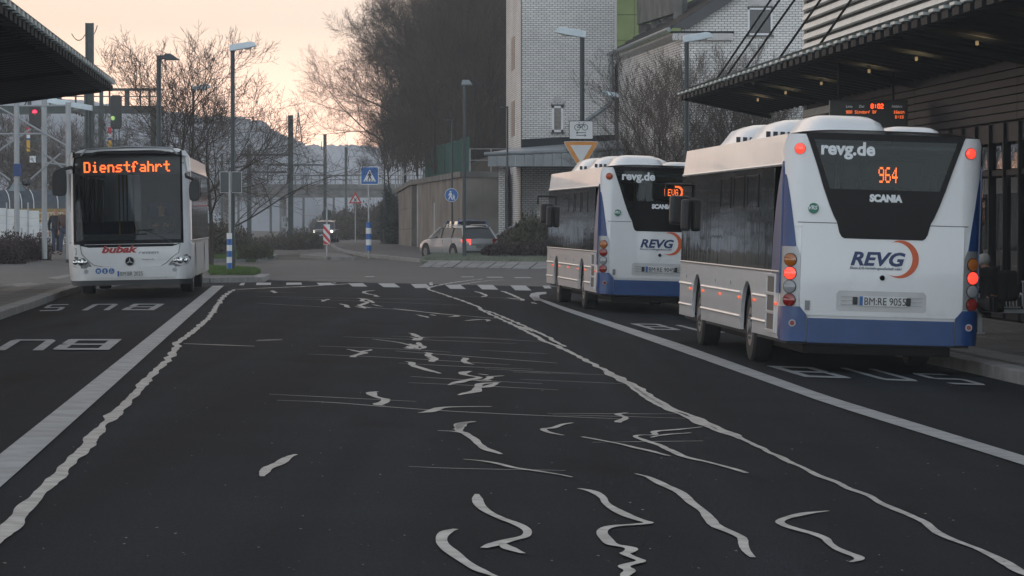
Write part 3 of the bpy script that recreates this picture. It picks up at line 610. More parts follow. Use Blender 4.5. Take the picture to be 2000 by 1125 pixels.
# entrance stairs with rails
stp = empty('entrance_stairs', (.2, 158, .12), 'concrete entrance steps with thin steel handrails by the white brick building', 'stairs')
for k in range(7): MB().box(-.6 + k * .28, 2.2, -1.2, .6, k * .17, (k + 1) * .17).build('step', M_conc, stp, bevel=.01)
for sy in (-1.25, .6):
    hr = MB().tube([(-1.1, sy, .95), (1.4, sy, 2.3), (2.2, sy, 2.3)], .03, 6); hr.tube([(-1.1, sy, .6), (1.4, sy, 1.95)], .022, 6)
    hr.build('handrail', M_galv, stp)
    for k in range(9):
        x = -1.1 + k * .36; z = min(2.3, .95 + (x + 1.1) * .54)
        MB().tube([(x, sy, -.1), (x, sy, z)], .02, 6).build('baluster', M_galv, stp)
# ------------------------------------------------------------------ retaining wall, ivy, railings and green fence
M_wall = mat('stained_concrete', (.155, .14, .12), .85, nz=.5, sc=.5, bump=.5, bsc=3)
rw = empty('retaining_wall', (-6, 209, 0), 'tall stained concrete retaining wall behind the silver estate car', 'wall')
WP = [at(775, 480, 229), at(804, 480, 209), at(815, 480, 206), at(903, 480, 169), at(985, 480, 168.5)]
TP = [3.57, 3.95, 3.95, 3.93, 3.9]
for i in range(4):
    a, b = WP[i], WP[i + 1]; nn = [3, 1, 3, 2][i]
    for k in range(nn):
        p, q = a.lerp(b, k / nn), a.lerp(b, (k + .992) / nn); t0 = TP[i] + (TP[i + 1] - TP[i]) * k / nn; t1 = TP[i] + (TP[i + 1] - TP[i]) * (k + 1) / nn
        d = (q - p).normalized(); nrm = Vector((d.y, -d.x, 0)); 
        if nrm.y > 0: nrm = -nrm
        off = nrm * (-.35 if i == 1 else 0); bk = -nrm * .5
        rows = 3 if i == 0 else 1
        for r_ in range(rows):
            z0 = 0 + t0 * r_ / rows; z0b = t1 * r_ / rows; z1 = t0 * (r_ + .985 if rows > 1 else 1) / rows; z1b = t1 * (r_ + .985 if rows > 1 else 1) / rows
            V = [(p + off, z0), (q + off, z0b), (q + off, z1b), (p + off, z1)]; V = [Vector((v.x, v.y, z)) - rw.location for v, z in V]; V += [v + bk for v in V]
            MB().add(V, [(0, 1, 2, 3), (4, 5, 6, 7), (0, 1, 5, 4), (1, 2, 6, 5), (2, 3, 7, 6), (3, 0, 4, 7)]).build('wall_panel', M_wall, rw)
    c0 = [Vector((v.x, v.y, z)) - rw.location for v, z in ((a, TP[i]), (b, TP[i + 1]), (b, TP[i + 1] + .28), (a, TP[i] + .28))]; nrm2 = nrm * .12
    V = [v + nrm2 for v in c0] + [v - nrm * .6 for v in c0]
    MB().add(V, [(0, 1, 2, 3), (4, 5, 6, 7), (0, 1, 5, 4), (1, 2, 6, 5), (2, 3, 7, 6), (3, 0, 4, 7)]).build('coping', M_conc, rw)
for px_, Y_, y0, y1 in ((816, 205.3, 362, 487), (849, 190, 396, 470)):
    MB().tube([at(px_, y0, Y_) - rw.location, at(px_, y1, Y_) - rw.location], .06, 6).build('pipe', M_galv, rw)
def linefence(name, lab, cat, pts, zs, hgt, post_step, rails, pm, rm, prad=.035, rrad=.02, mesh=None):
    base = Vector((pts[0].x, pts[0].y, zs[0])); e = empty(name, base, lab, cat)
    tot = [Vector((p.x, p.y, z)) - base for p, z in zip(pts, zs)]; D = densify(tot, post_step)
    for p in D: MB().tube([p, p + Vector((0, 0, hgt))], prad, 6).build('post', pm, e)
    for r_ in rails:
        MB().tube([p + Vector((0, 0, hgt * r_)) for p in tot], rrad, 5).build('rail', rm, e)
    return e, D
linefence('railing', 'grey steel railing with two rails on the left end of the retaining wall', 'railing', [at(772, 0, 229), at(806, 0, 209), at(830, 0, 199)], [3.85, 4.2, 4.2], 1.15, 3.2, (.55, 1.0), M_galv, M_galv, .04, .035)
fe, D = linefence('mesh_fence', 'tall green welded mesh fence on top of the retaining wall', 'fence', [at(828, 0, 200), at(916, 0, 169.5)], [4.15, 4.15], 1.75, 3.6, (), mat('green_fence_paint', (.012, .068, .045), .5), M_pole, .06)
gm = mat('green_fence_paint', (0, 0, 0))
for a, b in zip(D, D[1:]):
    mb = MB()
    for k in range(7): mb.tube([a + Vector((0, 0, .05 + .27 * k)), b + Vector((0, 0, .05 + .28 * k))], .012, 4)
    for k in range(34): q = a.lerp(b, k / 34); mb.tube([q, q + Vector((0, 0, 1.7))], .034, 3)
    mb.build('mesh_panel', gm, fe)
linefence('railing', 'low wire railing in the grass between the green fence and the low zinc roof', 'railing', [at(918, 0, 169), at(1000, 0, 169)], [4.2, 4.2], 1.1, 1.0, (.5, 1.0), M_galv, M_galv, .03, .02)
# embankment behind the wall, rising under the wood, and the bank along the far road
def bank():
    line = [at(600, 480, 620), at(648, 474, 420), at(690, 470, 330), at(745, 466, 270), WP[0] + Vector((.3, .6, 0)), WP[1] + Vector((.4, .9, 0)), WP[3] + Vector((.4, .9, 0)), at(985, 480, 169.4), at(1200, 480, 190), at(1500, 480, 190)]
    foot = [.1, .1, .1, .3, 3.5, 4.0, 4.05, 4.05, 4.1, 4.1]
    V = []; ds = [0, 4, 10, 22, 45, 90, 160]; hs_ = [0, 1.2, 2.2, 4.0, 7, 12, 15]
    for i, p in enumerate(line):
        out = Vector((.75, .66, 0)) if i < 6 else Vector((.15, 1, 0))
        for d, hh in zip(ds, hs_):
            q = p + out * d; k = .6 if i >= 4 else [.15, .3, .5, .8][i]
            V.append((q.x, q.y, foot[i] + hh * k + (.5 * mnoise.noise(Vector((q.x * .1, q.y * .1, 0))) if d else 0)))
    n = len(ds)
    MB().add(V, [(i * n + j, i * n + j + 1, (i + 1) * n + j + 1, (i + 1) * n + j) for i in range(len(line) - 1) for j in range(n - 1)]).build('embankment', mat('leaf_litter', (.05, .036, .024), .95, nz=.5, sc=.6, bump=1, bsc=3), kind='structure')
bank()
# hills far behind, wooded outline
def hill(name, prof, Y, depth, m):
    rn = random.Random(9); V = []; xs = []
    for (xa, ya), (xb, yb) in zip(prof, prof[1:]):
        for k in range(14):
            t = k / 14; xs.append((xa + (xb - xa) * t, ya + (yb - ya) * t))
    for k, (x, y) in enumerate(xs):
        p = at(x, y + 5 * mnoise.noise(Vector((x * .05, Y, 0))) + rn.uniform(-2.0, 2.0), Y)
        for f_, hz in ((0, -1), (.45, .45), (.8, .85), (1, 1), (1.3, .7)):
            V.append((p.x * (1 - .25 * (1 - f_)), Y - depth * (1 - f_), max(-1, p.z * hz)))
    return MB().add(V, [(i * 5 + j, i * 5 + j + 1, (i + 1) * 5 + j + 1, (i + 1) * 5 + j) for i in range(len(xs) - 1) for j in range(4)]).build(name, m, kind='structure', fix=False)
M_hill = mat('wooded_hill_hazed', (.27, .285, .31), .95, nz=.5, sc=.03, bump=1, bsc=.3)  # far haze is put into this pale bluish base colour
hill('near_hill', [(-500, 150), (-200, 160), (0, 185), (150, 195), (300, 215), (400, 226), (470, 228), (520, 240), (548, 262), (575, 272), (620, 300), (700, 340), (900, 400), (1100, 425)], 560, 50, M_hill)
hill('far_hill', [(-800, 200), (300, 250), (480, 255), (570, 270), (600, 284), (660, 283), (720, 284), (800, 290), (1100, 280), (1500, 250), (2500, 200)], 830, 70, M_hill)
# ------------------------------------------------------------------ lamp posts
M_head = mat('lamp_head_pale', (.55, .62, .66), .4)
M_lens = mat('lamp_lens', (.45, .43, .36), .15)
def gz(p): return h(p.x, p.y)
def lamp(px, Y, ytop, side, lab, kind='flat', r=.065, hm=None, group='street lamps', lean=0, z0=None):
    b = at(px, 500, Y); b.z = gz(b) if z0 is None else z0; H = at(px, ytop, Y).z - b.z
    e = empty('street_lamp', b, lab, 'street lamp', group)
    p = MB().tube([(0, 0, -.1), (0, 0, H)], r * .9 if kind == 'thin' else r, 10)
    if kind == 'thin': p.tube([(0, 0, -.1), (0, 0, 1.1)], r * 1.8, 10)
    else: p.tube([(0, 0, 0), (0, 0, .9)], r * 1.25, 10)
    p.build('pole', M_pole, e, smooth='auto')
    MB().box(-r * 1.28, r * 1.28, -r * 1.3 - .01, -r * 1.2, .45, .8).build('access_door', M_pole, e, bevel=.004)
    if kind == 'flat':   # wedge head reaching out to one side, glass dish below its tip
        s = side; P = [(-.09 * s, H - .05), (-.09 * s, H + .14), (.52 * s, H + .24), (.64 * s, H + .22), (.72 * s, H + .1), (.45 * s, H + .04)]
        MB().prism(P, 'y', -.12, .12).build('lamp_head', hm or M_head, e, bevel=.02)
        d = MB(); d.add([(.43 * s + .14 * cos(a * pi / 6), .09 * sin(a * pi / 6), H + .085 - .02 * (s * .0)) for a in range(12)] + [(.45 * s + .09 * cos(a * pi / 6), .06 * sin(a * pi / 6), H + .0) for a in range(12)],
                       [(a, (a + 1) % 12, (a + 1) % 12 + 12, a + 12) for a in range(12)] + [tuple(range(12, 24))])
        d.build('lens', M_lens, e, smooth='auto')
    elif kind == 'away':
        P = [(-.12, H - .02), (-.08, H + .18), (.18, H + .18), (.32, H + .02), (.3, H - .02)]
        MB().prism(P, 'y', -.1, .5).build('lamp_head', hm or mat('lamp_head_grey', (.16, .19, .2), .4), e, bevel=.02)
    elif kind == 'shade':
        P = [(0, H - .05), (0, H + .03), (.1, H + .03), (.62, H - .2 + .0), (.0, H - .2), (.0, H - .12)]
        P = [(.03, H - .14), (.03, H + .0), (.16, H + .0), (.2, H + .05), (.34, H + .05), (.62, H - .14), (.2, H - .14), (.16, H - .1)]
        MB().prism([(x * s_, z) for x, z in P for s_ in (side,)], 'y', -.13, .13).build('lamp_head', M_pole, e, bevel=.01)
    elif kind == 'thin':
        MB().box(-.3 * (side < 0) - .05, .3 * (side > 0) + .05, -.12, .12, H, H + .05).build('lamp_head', M_pole, e, bevel=.01)
        MB().tube([(0, 0, H), (side * .35, 0, H + .05)], .035, 6).build('bracket', M_pole, e)
    return e
lamp(455, 103, 97, 1, 'tall dark lamp post with pale wedge head, on the grass right of the white bus')
lamp(1137, 92, 71, -1, 'dark lamp post carrying the bicycle plate and yield sign, before the brick tower')
lamp(1341, 95, 80, 1, 'dark lamp post with pale head between the brick wing and the right canopy tip')
lamp(1205, 138, 189, -1, 'shorter dark lamp post with pale head, seen above the farther blue and white bus')
lamp(907, 139, 165, 1, 'lamp post with head pointing away, on the grass in front of the silver estate car', 'away', z0=.32)
lamp(311, 100, 108, 1, 'dark lamp post with a black sloping shade, rising behind the white bus', 'shade', r=.07)
lamp(378, 140, 176, 1, 'distant lamp post with pale head, seen through the bare tree left of centre', r=.05)
lamp(176, 120, 214, -1, 'pale lamp post with bluish head under the tip of the left canopy', r=.05, hm=M_head)
lamp(991, 156, 210, -1, 'thin black lamp post with stickers beside the stair rails of the brick tower', 'thin', r=.05)
lamp(883, 158, 235, -1, 'thin black lamp post carrying the round blue footpath sign', 'thin', r=.05)
lamp(751, 228, 265, -1, 'thin black lamp post at the left end of the retaining wall', 'thin', r=.06)
lamp(959, 205, 110, 1, 'very tall thin mast lamp standing up in the wood beside the tower', 'thin', r=.06, z0=4)
lamp(133, 116, 206, -1, 'pale grey lamp post with a long flat head partly hidden by the left canopy', r=.06, hm=M_head)
# ------------------------------------------------------------------ traffic signs
M_sblue = mat('sign_blue', (.01, .1, .33), .4, nz=.1)
M_swhite = mat('sign_white', (.62, .62, .62), .45, nz=.08)
M_sred = mat('sign_red', (.5, .02, .02), .4, nz=.1)
M_sback = mat('sign_back_grey', (.06, .07, .07), .5, nz=.2)
M_sor = mat('sign_faded_orange', (.62, .24, .03), .4, nz=.15)
M_blk = mat('sign_black', (.012, .012, .012), .5)
def pl(P, y0, y1, name, m, par, bevel=0): return MB().prism(P, 'y', y0, y1).build(name, m, par, bevel=bevel)
def sq(cx, cz, w, hh): return [(cx - w, cz - hh), (cx + w, cz - hh), (cx + w, cz + hh), (cx - w, cz + hh)]
def sleeve(px, Y, y0, y1, lab, r=.1, n=5):
    p = at(px, y1, Y); q = at(px, y0, Y); e = empty('post_sleeve', p, lab, 'post sleeve', 'blue and white post sleeves')
    H = (q - p).length
    for k in range(n): MB().tube([(0, 0, H * k / n), (0, 0, H * (k + 1) / n - .004)], r + .002 * (k % 2), 12).build('band', [M_sblue, M_swhite][k % 2], e, smooth='auto')
    return e
def post(px, Y, ytop, r=.035, m=None, name='sign_post', lab=None):
    b = at(px, 500, Y); b.z = gz(b); H = at(px, ytop, Y).z - b.z
    return tag(MB().tube([(0, 0, 0), (0, 0, H)], r, 8).build(name, m or M_galv, None, smooth='auto', loc=b), lab, 'post')
def figure(par, x, z, s, m, y):   # walking figure
    pl(circ(x, z + .88 * s, .1 * s, 12), y, y + .004, 'pictogram', m, par)
    pl([(x - .12 * s, z + .75 * s), (x + .12 * s, z + .75 * s), (x + .22 * s, z + .45 * s), (x + .15 * s, z + .42 * s), (x + .1 * s, z + .55 * s), (x + .1 * s, z + .4 * s), (x + .26 * s, z), (x + .14 * s, z), (x, z + .3 * s), (x - .14 * s, z), (x - .26 * s, z), (x - .1 * s, z + .4 * s), (x - .1 * s, z + .55 * s), (x - .2 * s, z + .42 * s), (x - .25 * s, z + .48 * s)], y, y + .004, 'pictogram', m, par)
# pedestrian crossing sign
post(720, 154, 330, lab='thin grey post of the blue crossing sign')
e = empty('crossing_sign', at(722, 343, 153.9), 'square blue pedestrian crossing sign on a thin post at the road bend', 'road sign')
pl(rrect(-.4, .4, -.4, .4, .05), -.02, 0, 'plate', M_swhite, e); pl(rrect(-.37, .37, -.37, .37, .04), -.026, -.0205, 'face', M_sblue, e)
pl([(-.28, -.26), (.28, -.26), (0, .28)], -.032, -.0265, 'triangle', M_swhite, e); figure(e, 0, -.2, .4, M_blk, -.04)
for k in range(4): pl(sq(-.17 + .11 * k, -.23, .03, .02), -.038, -.033, 'stripe', M_blk, e)
sleeve(720, 153.8, 434, 490, 'blue and white banded sleeve on the post of the crossing sign', .12)
# warning triangle, crossroads
post(694, 245, 380, lab='thin grey post of the red triangle sign')
e = empty('warning_sign', at(694, 388, 244.8), 'red and white triangular warning sign with black cross, far at the bend', 'road sign')
pl([(-.47, -.33), (.47, -.33), (0, .5)], -.02, 0, 'plate', M_sred, e, .02); pl([(-.3, -.24), (.3, -.24), (0, .28)], -.028, -.0205, 'face', M_swhite, e)
for s in (-1, 1): pl([(-.11, -.2 if s > 0 else .02), (-.06, -.22 if s > 0 else .04), (.11, .02 if s > 0 else -.2), (.06, .04 if s > 0 else -.22)], -.036 - .002 * s, -.03, 'symbol', M_blk, e)
# footpath sign
e = empty('footpath_sign', at(882, 381, 157.7), 'round blue footpath sign with adult and child, on thin black lamp post', 'road sign')
pl(circ(0, 0, .31, 28), -.02, 0, 'plate', M_swhite, e); pl(circ(0, 0, .29, 28), -.026, -.0205, 'face', M_sblue, e)
figure(e, -.05, -.2, .4, M_swhite, -.034); figure(e, .1, -.22, .25, M_swhite, -.035)
# bicycle plate and yield triangle on the tall lamp post
e = empty('bicycle_plate', at(1135, 254, 91.8), 'white rectangular plate with bicycle and two arrows, above the yield sign', 'road sign')
pl(rrect(-.32, .32, -.245, .245, .03), -.02, 0, 'plate', M_blk, e); pl(rrect(-.305, .305, -.23, .23, .025), -.026, -.0205, 'face', M_swhite, e)
for x in (-.1, .1):
    w = MB(); c = circ(x, .07, .075, 20); w.tube([(a, -.03, b) for a, b in c] + [(c[0][0], -.03, c[0][1])], .007, 4); w.build('pictogram', M_blk, e)
w = MB(); w.tube([(-.1, -.03, .07), (-.05, -.03, .15), (.06, -.03, .15), (.1, -.03, .07)], .007, 4); w.tube([(-.05, -.03, .15), (0, -.03, .07), (.06, -.03, .15)], .007, 4); w.tube([(-.07, -.03, .19), (-.03, -.03, .19)], .008, 4); w.tube([(.06, -.03, .15), (.05, -.03, .19), (.09, -.03, .19)], .007, 4); w.tube([(-.1, -.03, .07), (0, -.03, .07)], .007, 4)
w.build('pictogram', M_blk, e)
for s, z in ((-1, -.07), (1, -.14)):
    a = MB(); a.tube([(-.13, -.03, z), (.13, -.03, z)], .007, 4); a.tube([(.13 * s, -.03, z), (.09 * s, -.03, z + .03)], .007, 4); a.tube([(.13 * s, -.03, z), (.09 * s, -.03, z - .03)], .007, 4); a.build('arrow', M_blk, e)
e = empty('yield_sign', at(1135, 298, 91.7), 'yield triangle with faded orange border below the bicycle plate, before the farther bus', 'road sign')
tri = lambda s, c=0: [(-.46 * s, .3 * s + c), (.46 * s, .3 * s + c), (0, -.48 * s + c)]
def rtri(s, c=0): return smoothpts([(-.44 * s, .3 * s + c), (-.46 * s, .26 * s + c), (-.02 * s, -.46 * s + c), (.02 * s, -.46 * s + c), (.46 * s, .26 * s + c), (.44 * s, .3 * s + c)], 1)
pl(rtri(1), -.02, 0, 'plate', M_swhite, e); pl(rtri(.96), -.026, -.0205, 'border', M_sor, e); pl(tri(.62, .01), -.032, -.0265, 'face', M_swhite, e)
# sign backs with sleeve beside the left lamp post
post(449, 101.5, 335, lab='thin post with blue and white sleeve left of the tall lamp post')
e = empty('sign_pair', at(451, 356, 101.6), 'two grey square sign backs side by side behind the left lamp post', 'road sign')
for s in (-1, 1): pl(rrect(-.15 + s * .17, .15 + s * .17, -.31, .31, .03), -.01, .01, 'plate', M_swhite, e); pl(rrect(-.14 + s * .17, .14 + s * .17, -.3, .3, .03), -.016, -.0105, 'back', M_sback, e)
sleeve(448, 101.4, 455, 525, 'blue and white banded sleeve on the post before the left lamp post', .075, 6)
# striped beacon on the island
post(638.5, 152, 405, .04, lab='thin grey post of the striped beacon on the traffic island')
e = empty('striped_beacon', at(638, 458, 151.8), 'red and white diagonally striped beacon board on the traffic island', 'beacon')
pl(sq(0, 0, .145, .44), -.02, 0, 'board', M_swhite, e)
for k in range(3):
    z0 = .44 - .34 * k
    P = [(-.145, z0), (.145, z0 - .34), (.145, z0 - .51), (-.145, z0 - .17)]
    P = [(x, max(-.44, z)) for x, z in P]
    pl(P, -.027, -.0205, 'stripe', M_sred, e)
e = empty('round_sign_back', at(638, 418, 152.1), 'dark round sign back above the striped beacon', 'road sign'); pl(circ(0, 0, .21, 24), -.01, .01, 'plate', M_sback, e)
# hectometre board
e = empty('kilometre_board', at(558, 434, 206), 'small pale railway kilometre board reading 18 over 4 beside the tall mast', 'sign'); pl(rrect(-.26, .26, -.33, .33, .03), -.01, .01, 'plate', mat('board_grey', (.3, .32, .33), .6), e)
text('18', M_blk, .36, e, (-.2, -.012, .03), (pi / 2, 0, 0)); text('4', M_blk, .36, e, (-.08, -.012, -.29), (pi / 2, 0, 0))
MB().tube([(.02, .02, -.33), (.02, .02, -2.4)], .03, 6).build('stand', M_galv, e)
# ------------------------------------------------------------------ departure display hanging under the right canopy
M_led = mat('led_orange', (1, .25, .06), emit=(1, .16, .03), es=1.0)
M_led2 = mat('led_soft', (.5, .5, .5), emit=(.6, .6, .6), es=.12)
FONT5 = {'0':'01110 10001 10001 10001 10001 10001 01110','1':'00100 01100 00100 00100 00100 00100 01110','2':'01110 10001 00001 00110 01000 10000 11111','3':'01110 10001 00001 00110 00001 10001 01110','4':'00010 00110 01010 10010 11111 00010 00010','5':'11111 10000 11110 00001 00001 10001 01110','6':'01110 10000 10000 11110 10001 10001 01110','8':'01110 10001 10001 01110 10001 10001 01110','9':'01110 10001 10001 01111 00001 00001 01110',':':'00000 00100 00100 00000 00100 00100 00000',
'D':'11110 10001 10001 10001 10001 10001 11110','i':'00100 00000 01100 00100 00100 00100 01110','e':'00000 00000 01110 10001 11111 10000 01110','n':'00000 00000 11110 10001 10001 10001 10001','s':'00000 00000 01111 10000 01110 00001 11110','t':'00100 00100 11111 00100 00100 00100 00011','f':'00110 01001 01000 11100 01000 01000 01000','a':'00000 00000 01110 00001 01111 10001 01111','h':'10000 10000 11110 10001 10001 10001 10001','r':'00000 00000 10110 11001 10000 10000 10000','S':'01111 10000 10000 01110 00001 00001 11110','d':'00001 00001 01111 10001 10001 10001 01111','o':'00000 00000 01110 10001 10001 10001 01110','B':'11110 10001 10001 11110 10001 10001 11110','m':'00000 00000 11010 10101 10101 10101 10101','R':'11110 10001 10001 11110 10100 10010 10001','E':'11111 10000 10000 11110 10000 10000 11111','V':'10001 10001 10001 10001 10001 01010 00100','G':'01110 10001 10000 10111 10001 10001 01110',' ':'00000 00000 00000 00000 00000 00000 00000'}
def dots(s, x, z, ph, pw, par, y, m=M_led, fill=.86, bold=False, name='led_text', flip=1):
    mb = MB(); cx = x
    for ch in s:
        rows = FONT5[ch].split()
        for r_, row in enumerate(rows):
            for c_, b in enumerate(row):
                if b == '1':
                    for k in ((0, .5) if bold else (0,)):
                        a = cx + (c_ + k) * pw; zz = z + (6 - r_) * ph
                        mb.add([(a * flip, y, zz), ((a + pw * fill) * flip, y, zz), ((a + pw * fill) * flip, y, zz + ph * fill), (a * flip, y, zz + ph * fill)], [(0, 1, 2, 3)])
        cx += pw * (6.4 if bold else 6)
    return mb.build(name, m, par, fix=False, kind='stuff')
YD = 70
e = empty('departure_display', at(1696, 222, YD), 'black hanging departure display with orange digits reading 8:02 beneath the right canopy', 'display')
s_ = F / YD; wd, hd = 76 / s_, 26 / s_
MB().box(-wd, wd, -.06, .12, -hd, hd).build('casing', M_black, e, bevel=.015)
MB().box(-wd + .03, wd - .03, -.072, -.0605, -hd + .03, hd - .03).build('screen', mat('display_glass', (.008, .008, .009), .3, nz=0), e)
dots('8:02', .04, .1, .014, .0105, e, -.076, bold=True)
dots('988 Sindorf Bf', -.46, .0, .009, .0075, e, -.076); dots('16min', .5, .0, .009, .0075, e, -.076); dots('8:18', .53, -.1, .009, .0075, e, -.076)
for s, x in (('Linie', -.46), ('Ziel', -.2), ('Abfahrt', .46)): text(s, M_led2, .07, e, (x, -.076, .12), (pi / 2, 0, 0))
for x in (-.6, .5): MB().tube([(x, .02, hd), (x, .02, 1.05)], .025, 6).build('hanger', M_mull, e)
# ------------------------------------------------------------------ railway: masts, arms, wires, signal gantry
M_mast = mat('mast_green_grey', (.06, .075, .07), .6, nz=.3)
wires = []
def mast(px, ytop, Y, w=.3, arm=None, lab='', cat='mast', name='catenary_mast', grp='overhead line masts', drop=None):
    b = at(px, 500, Y); b.z = 0; H = at(px, ytop, Y).z
    e = empty(name, b, lab, cat, grp)
    t = w / 2; m = MB(); m.box(-t, t, -.02, .02, -.5, H); m.box(-t, -t + .03, -.12, .12, -.5, H); m.box(t - .03, t, -.12, .12, -.5, H)
    m.build('column', M_mast, e)
    if arm:
        for (ax, ay) in arm:
            q = at(ax, ay, Y) - b; z = q.z
            MB().box(min(0, q.x), max(0, q.x), -.07, .07, z - .08, z + .06).build('crossbeam', M_mast, e)
            if drop:
                l = 1.6; 
                d = MB(); d.tube([(q.x, 0, z), (q.x, 0, z - l)], .07, 6); d.tube([(q.x - .35, 0, z), (q.x, 0, z - .4)], .04, 5); d.tube([(q.x + .35, 0, z), (q.x, 0, z - .4)], .04, 5); d.build('hanger', M_mast, e)
                c = MB(); c.tube([(q.x, 0, z - l + .2), (q.x - 1.6, 0, z - l + .75), (q.x - 2.2, 0, z - l + .1)], .035, 5); c.tube([(q.x, 0, z - l - .1), (q.x - 2.2, 0, z - l + .1)], .03, 5); c.build('cantilever', M_mast, e)
    c = MB(); z = H * .62
    c.tube([(-.1, 0, z), (-2.2, 0, z + .9)], .035, 5); c.tube([(-.1, 0, z + 1.3), (-2.2, 0, z + .9)], .03, 5); c.tube([(-2.2, 0, z + .9), (-2.6, 0, z + .1)], .03, 5); c.tube([(-.1, 0, z + .2), (-2.6, 0, z + .1)], .022, 5)
    c.build('cantilever', M_mast, e)
    c = MB()
    for k in range(3): c.tube([(-.25 - .1 * k, 0, z + .06 + .04 * k), (-.3 - .1 * k, 0, z + .08 + .04 * k)], .08, 8)
    c.build('insulator', mat('insulator_brown', (.06, .035, .03), .3), e)
    return e
mast(568, 225, 206, .3, [(470, 302)], 'tallest green grey catenary mast with a long crossbeam to the left')
mast(635, 262, 300, .28, [(523, 322)], 'catenary mast with a small box aerial on its top, above the approaching car', drop=1)
mast(487, 282, 255, .32, [(560, 336)], 'stout catenary mast just right of the left lamp post')
mast(676, 287, 380, .3, [(592, 343)], 'catenary mast left of the crossing sign, with a drop arm', drop=1)
mast(434, 300, 330, .25, None, 'faint catenary mast hidden among branches of the left bare tree')
for i, (x, y, Y) in enumerate([(529, 378, 430), (593, 384, 480), (613, 372, 560), (540, 360, 640), (652, 372, 520), (466, 370, 450), (712, 370, 600), (575, 380, 700)]):
    mast(x, y, Y, .3, None, 'faint catenary mast in the mist beyond the road bridge', grp='misty masts beyond the bridge')
e = bpy.data.objects['catenary_mast.001']
MB().tube([(-.3, 0, 7.9), (-.3, 0, 8.6), (-.05, 0, 8.6), (-.05, 0, 7.9), (-.3, 0, 7.9)], .03, 4).build('aerial', M_mast, e); MB().tube([(.05, 0, 8.0), (.05, 0, 9.8 - .9)], .03, 4).build('aerial', M_mast, e)
mast(176, 45, 130, .3, None, 'tall catenary mast rising above the left canopy with a stay wire at its head', grp='overhead line masts')
def wire(name, pts, r=.02, sag=.3, lab='thin overhead line wire crossing the misty railway', grp='overhead wires'):
    P = []
    for a, b in zip(pts, pts[1:]):
        for k in range(8): t = k / 8; q = a.lerp(b, t); q.z -= sag * 4 * t * (1 - t); P.append(q)
    P.append(pts[-1]); return tag(MB().tube(P, r, 4).build(name, M_black), lab, 'wire', grp)
for pts in [[at(300, 230, 130), at(566, 330, 206), at(634, 372, 300), at(676, 395, 380), at(713, 402, 600)], [at(330, 330, 130), at(560, 405, 206), at(628, 418, 300), at(672, 420, 380)],
            [at(380, 290, 160), at(485, 372, 255), at(528, 400, 430)], [at(60, 250, 120), at(230, 300, 160), at(484, 398, 255), at(526, 410, 430)],
            [at(700, 230, 206), at(636, 285, 300), at(570, 310, 206)], [at(500, 248, 180), at(567, 236, 206)], [at(140, 66, 128), at(170, 60, 130), at(190, 50, 132)], [at(0, 340, 140), at(110, 390, 200), at(300, 400, 300)],
            [at(577, 262, 206), at(622, 340, 240), at(638, 282, 300)], [at(-60, 230, 110), at(200, 330, 150), at(480, 330, 255)], [at(566, 245, 206), at(485, 290, 255), at(433, 305, 330)]]:
    wire('overhead_wire', pts, .018)
# signal gantry over the tracks
YG = 160; sg = F / YG; gx = lambda px: (px - 1000) / sg; gzz = lambda py: EYE + (428 - py) / sg
g = empty('signal_gantry', (gx(180), YG, 0), 'green grey steel signal gantry spanning the tracks behind the left canopy', 'gantry')
GX = gx(180)
def gb(x0, x1, y0, y1, name, dy=.2, y=0): return MB().box(gx(x0) - GX, gx(x1) - GX, y - dy, y + dy, gzz(y1), gzz(y0)).build(name, M_mast, g)
gb(-60, 318, 207, 222, 'girder'); gb(-60, 318, 173, 177, 'handrail', .05, -.3); gb(-60, 318, 173, 177, 'handrail', .05, .5); gb(-60, 318, 188, 190, 'handrail', .03, -.3)
for x, w in ((60, 7), (100, 3), (118, 9), (150, 3), (171, 9), (200, 7), (216, 3), (250, 9), (276, 3), (294, 4), (312, 7)): gb(x - w / 2, x + w / 2, 176, 208, 'upright', .08, -.26)
for x in (-40, 171, 300, 198): gb(x - 4.5, x + 4.5, 222, 480, 'column', .2)
gb(150, 320, 286, 291, 'walkway', .3)
def signal(px, y0, y1, w, lx, ly, c_, lab, Ys=155):
    s = F / Ys; e = empty('rail_signal', at(px, (y0 + y1) / 2, Ys), lab, 'railway signal', 'railway signals')
    hh = (y1 - y0) / 2 / s; ww = w / 2 / s
    pl([(-ww * .72, -hh), (ww * .72, -hh), (ww, -hh + .12), (ww, hh - .12), (ww * .72, hh), (-ww * .72, hh), (-ww, hh - .12), (-ww, -hh + .12)], -.1, .05, 'backboard', M_black, e, .01)
    p = at(lx, ly, Ys) - e.location; MB().tube([(p.x, -.12, p.z), (p.x, -.3, p.z)], [.1, .09], 12).build('lens', mat('signal_' + c_, (1, .02, .05), emit={'red': (1, .03, .08), 'green': (.02, .7, .2)}[c_], es={'red': 1.6, 'green': .5}[c_]), e)
    MB().add([(p.x + .13 * cos(a * pi / 8), -.11 - .22 * (k), p.z + .13 * sin(a * pi / 8)) for k in (0, 1) for a in range(9)], [(a, a + 1, a + 10, a + 9) for a in range(8)]).build('hood', M_black, e)
    for dx in (-.5, .5): MB().tube([(ww * dx, .02, -hh), (ww * dx, .02, -hh - .9)], .03, 6).build('bracket', M_mast, e)
    MB().box(-ww * .9, ww * .9, -.05, .35, -hh - .55, -hh - .5).build('platform', M_mast, e)
    k0 = [('band_red', (.5, .02, .03), .28), ('band_white', (.6, .6, .6), .2), ('band_blue', (.02, .08, .25), .1), ('band_yellow', (.55, .3, .02), .5)]; z = -hh + .08
    for nm, cc, l in k0: MB().box(-ww - .1, -ww + .05, -.14, -.11, z - l, z - .003).build('mast_plate', mat(nm, cc, .5), e); z -= l
    return e
signal(69, 208, 252, 24, 69, 219, 'red', 'black railway signal board showing a red light under the gantry')
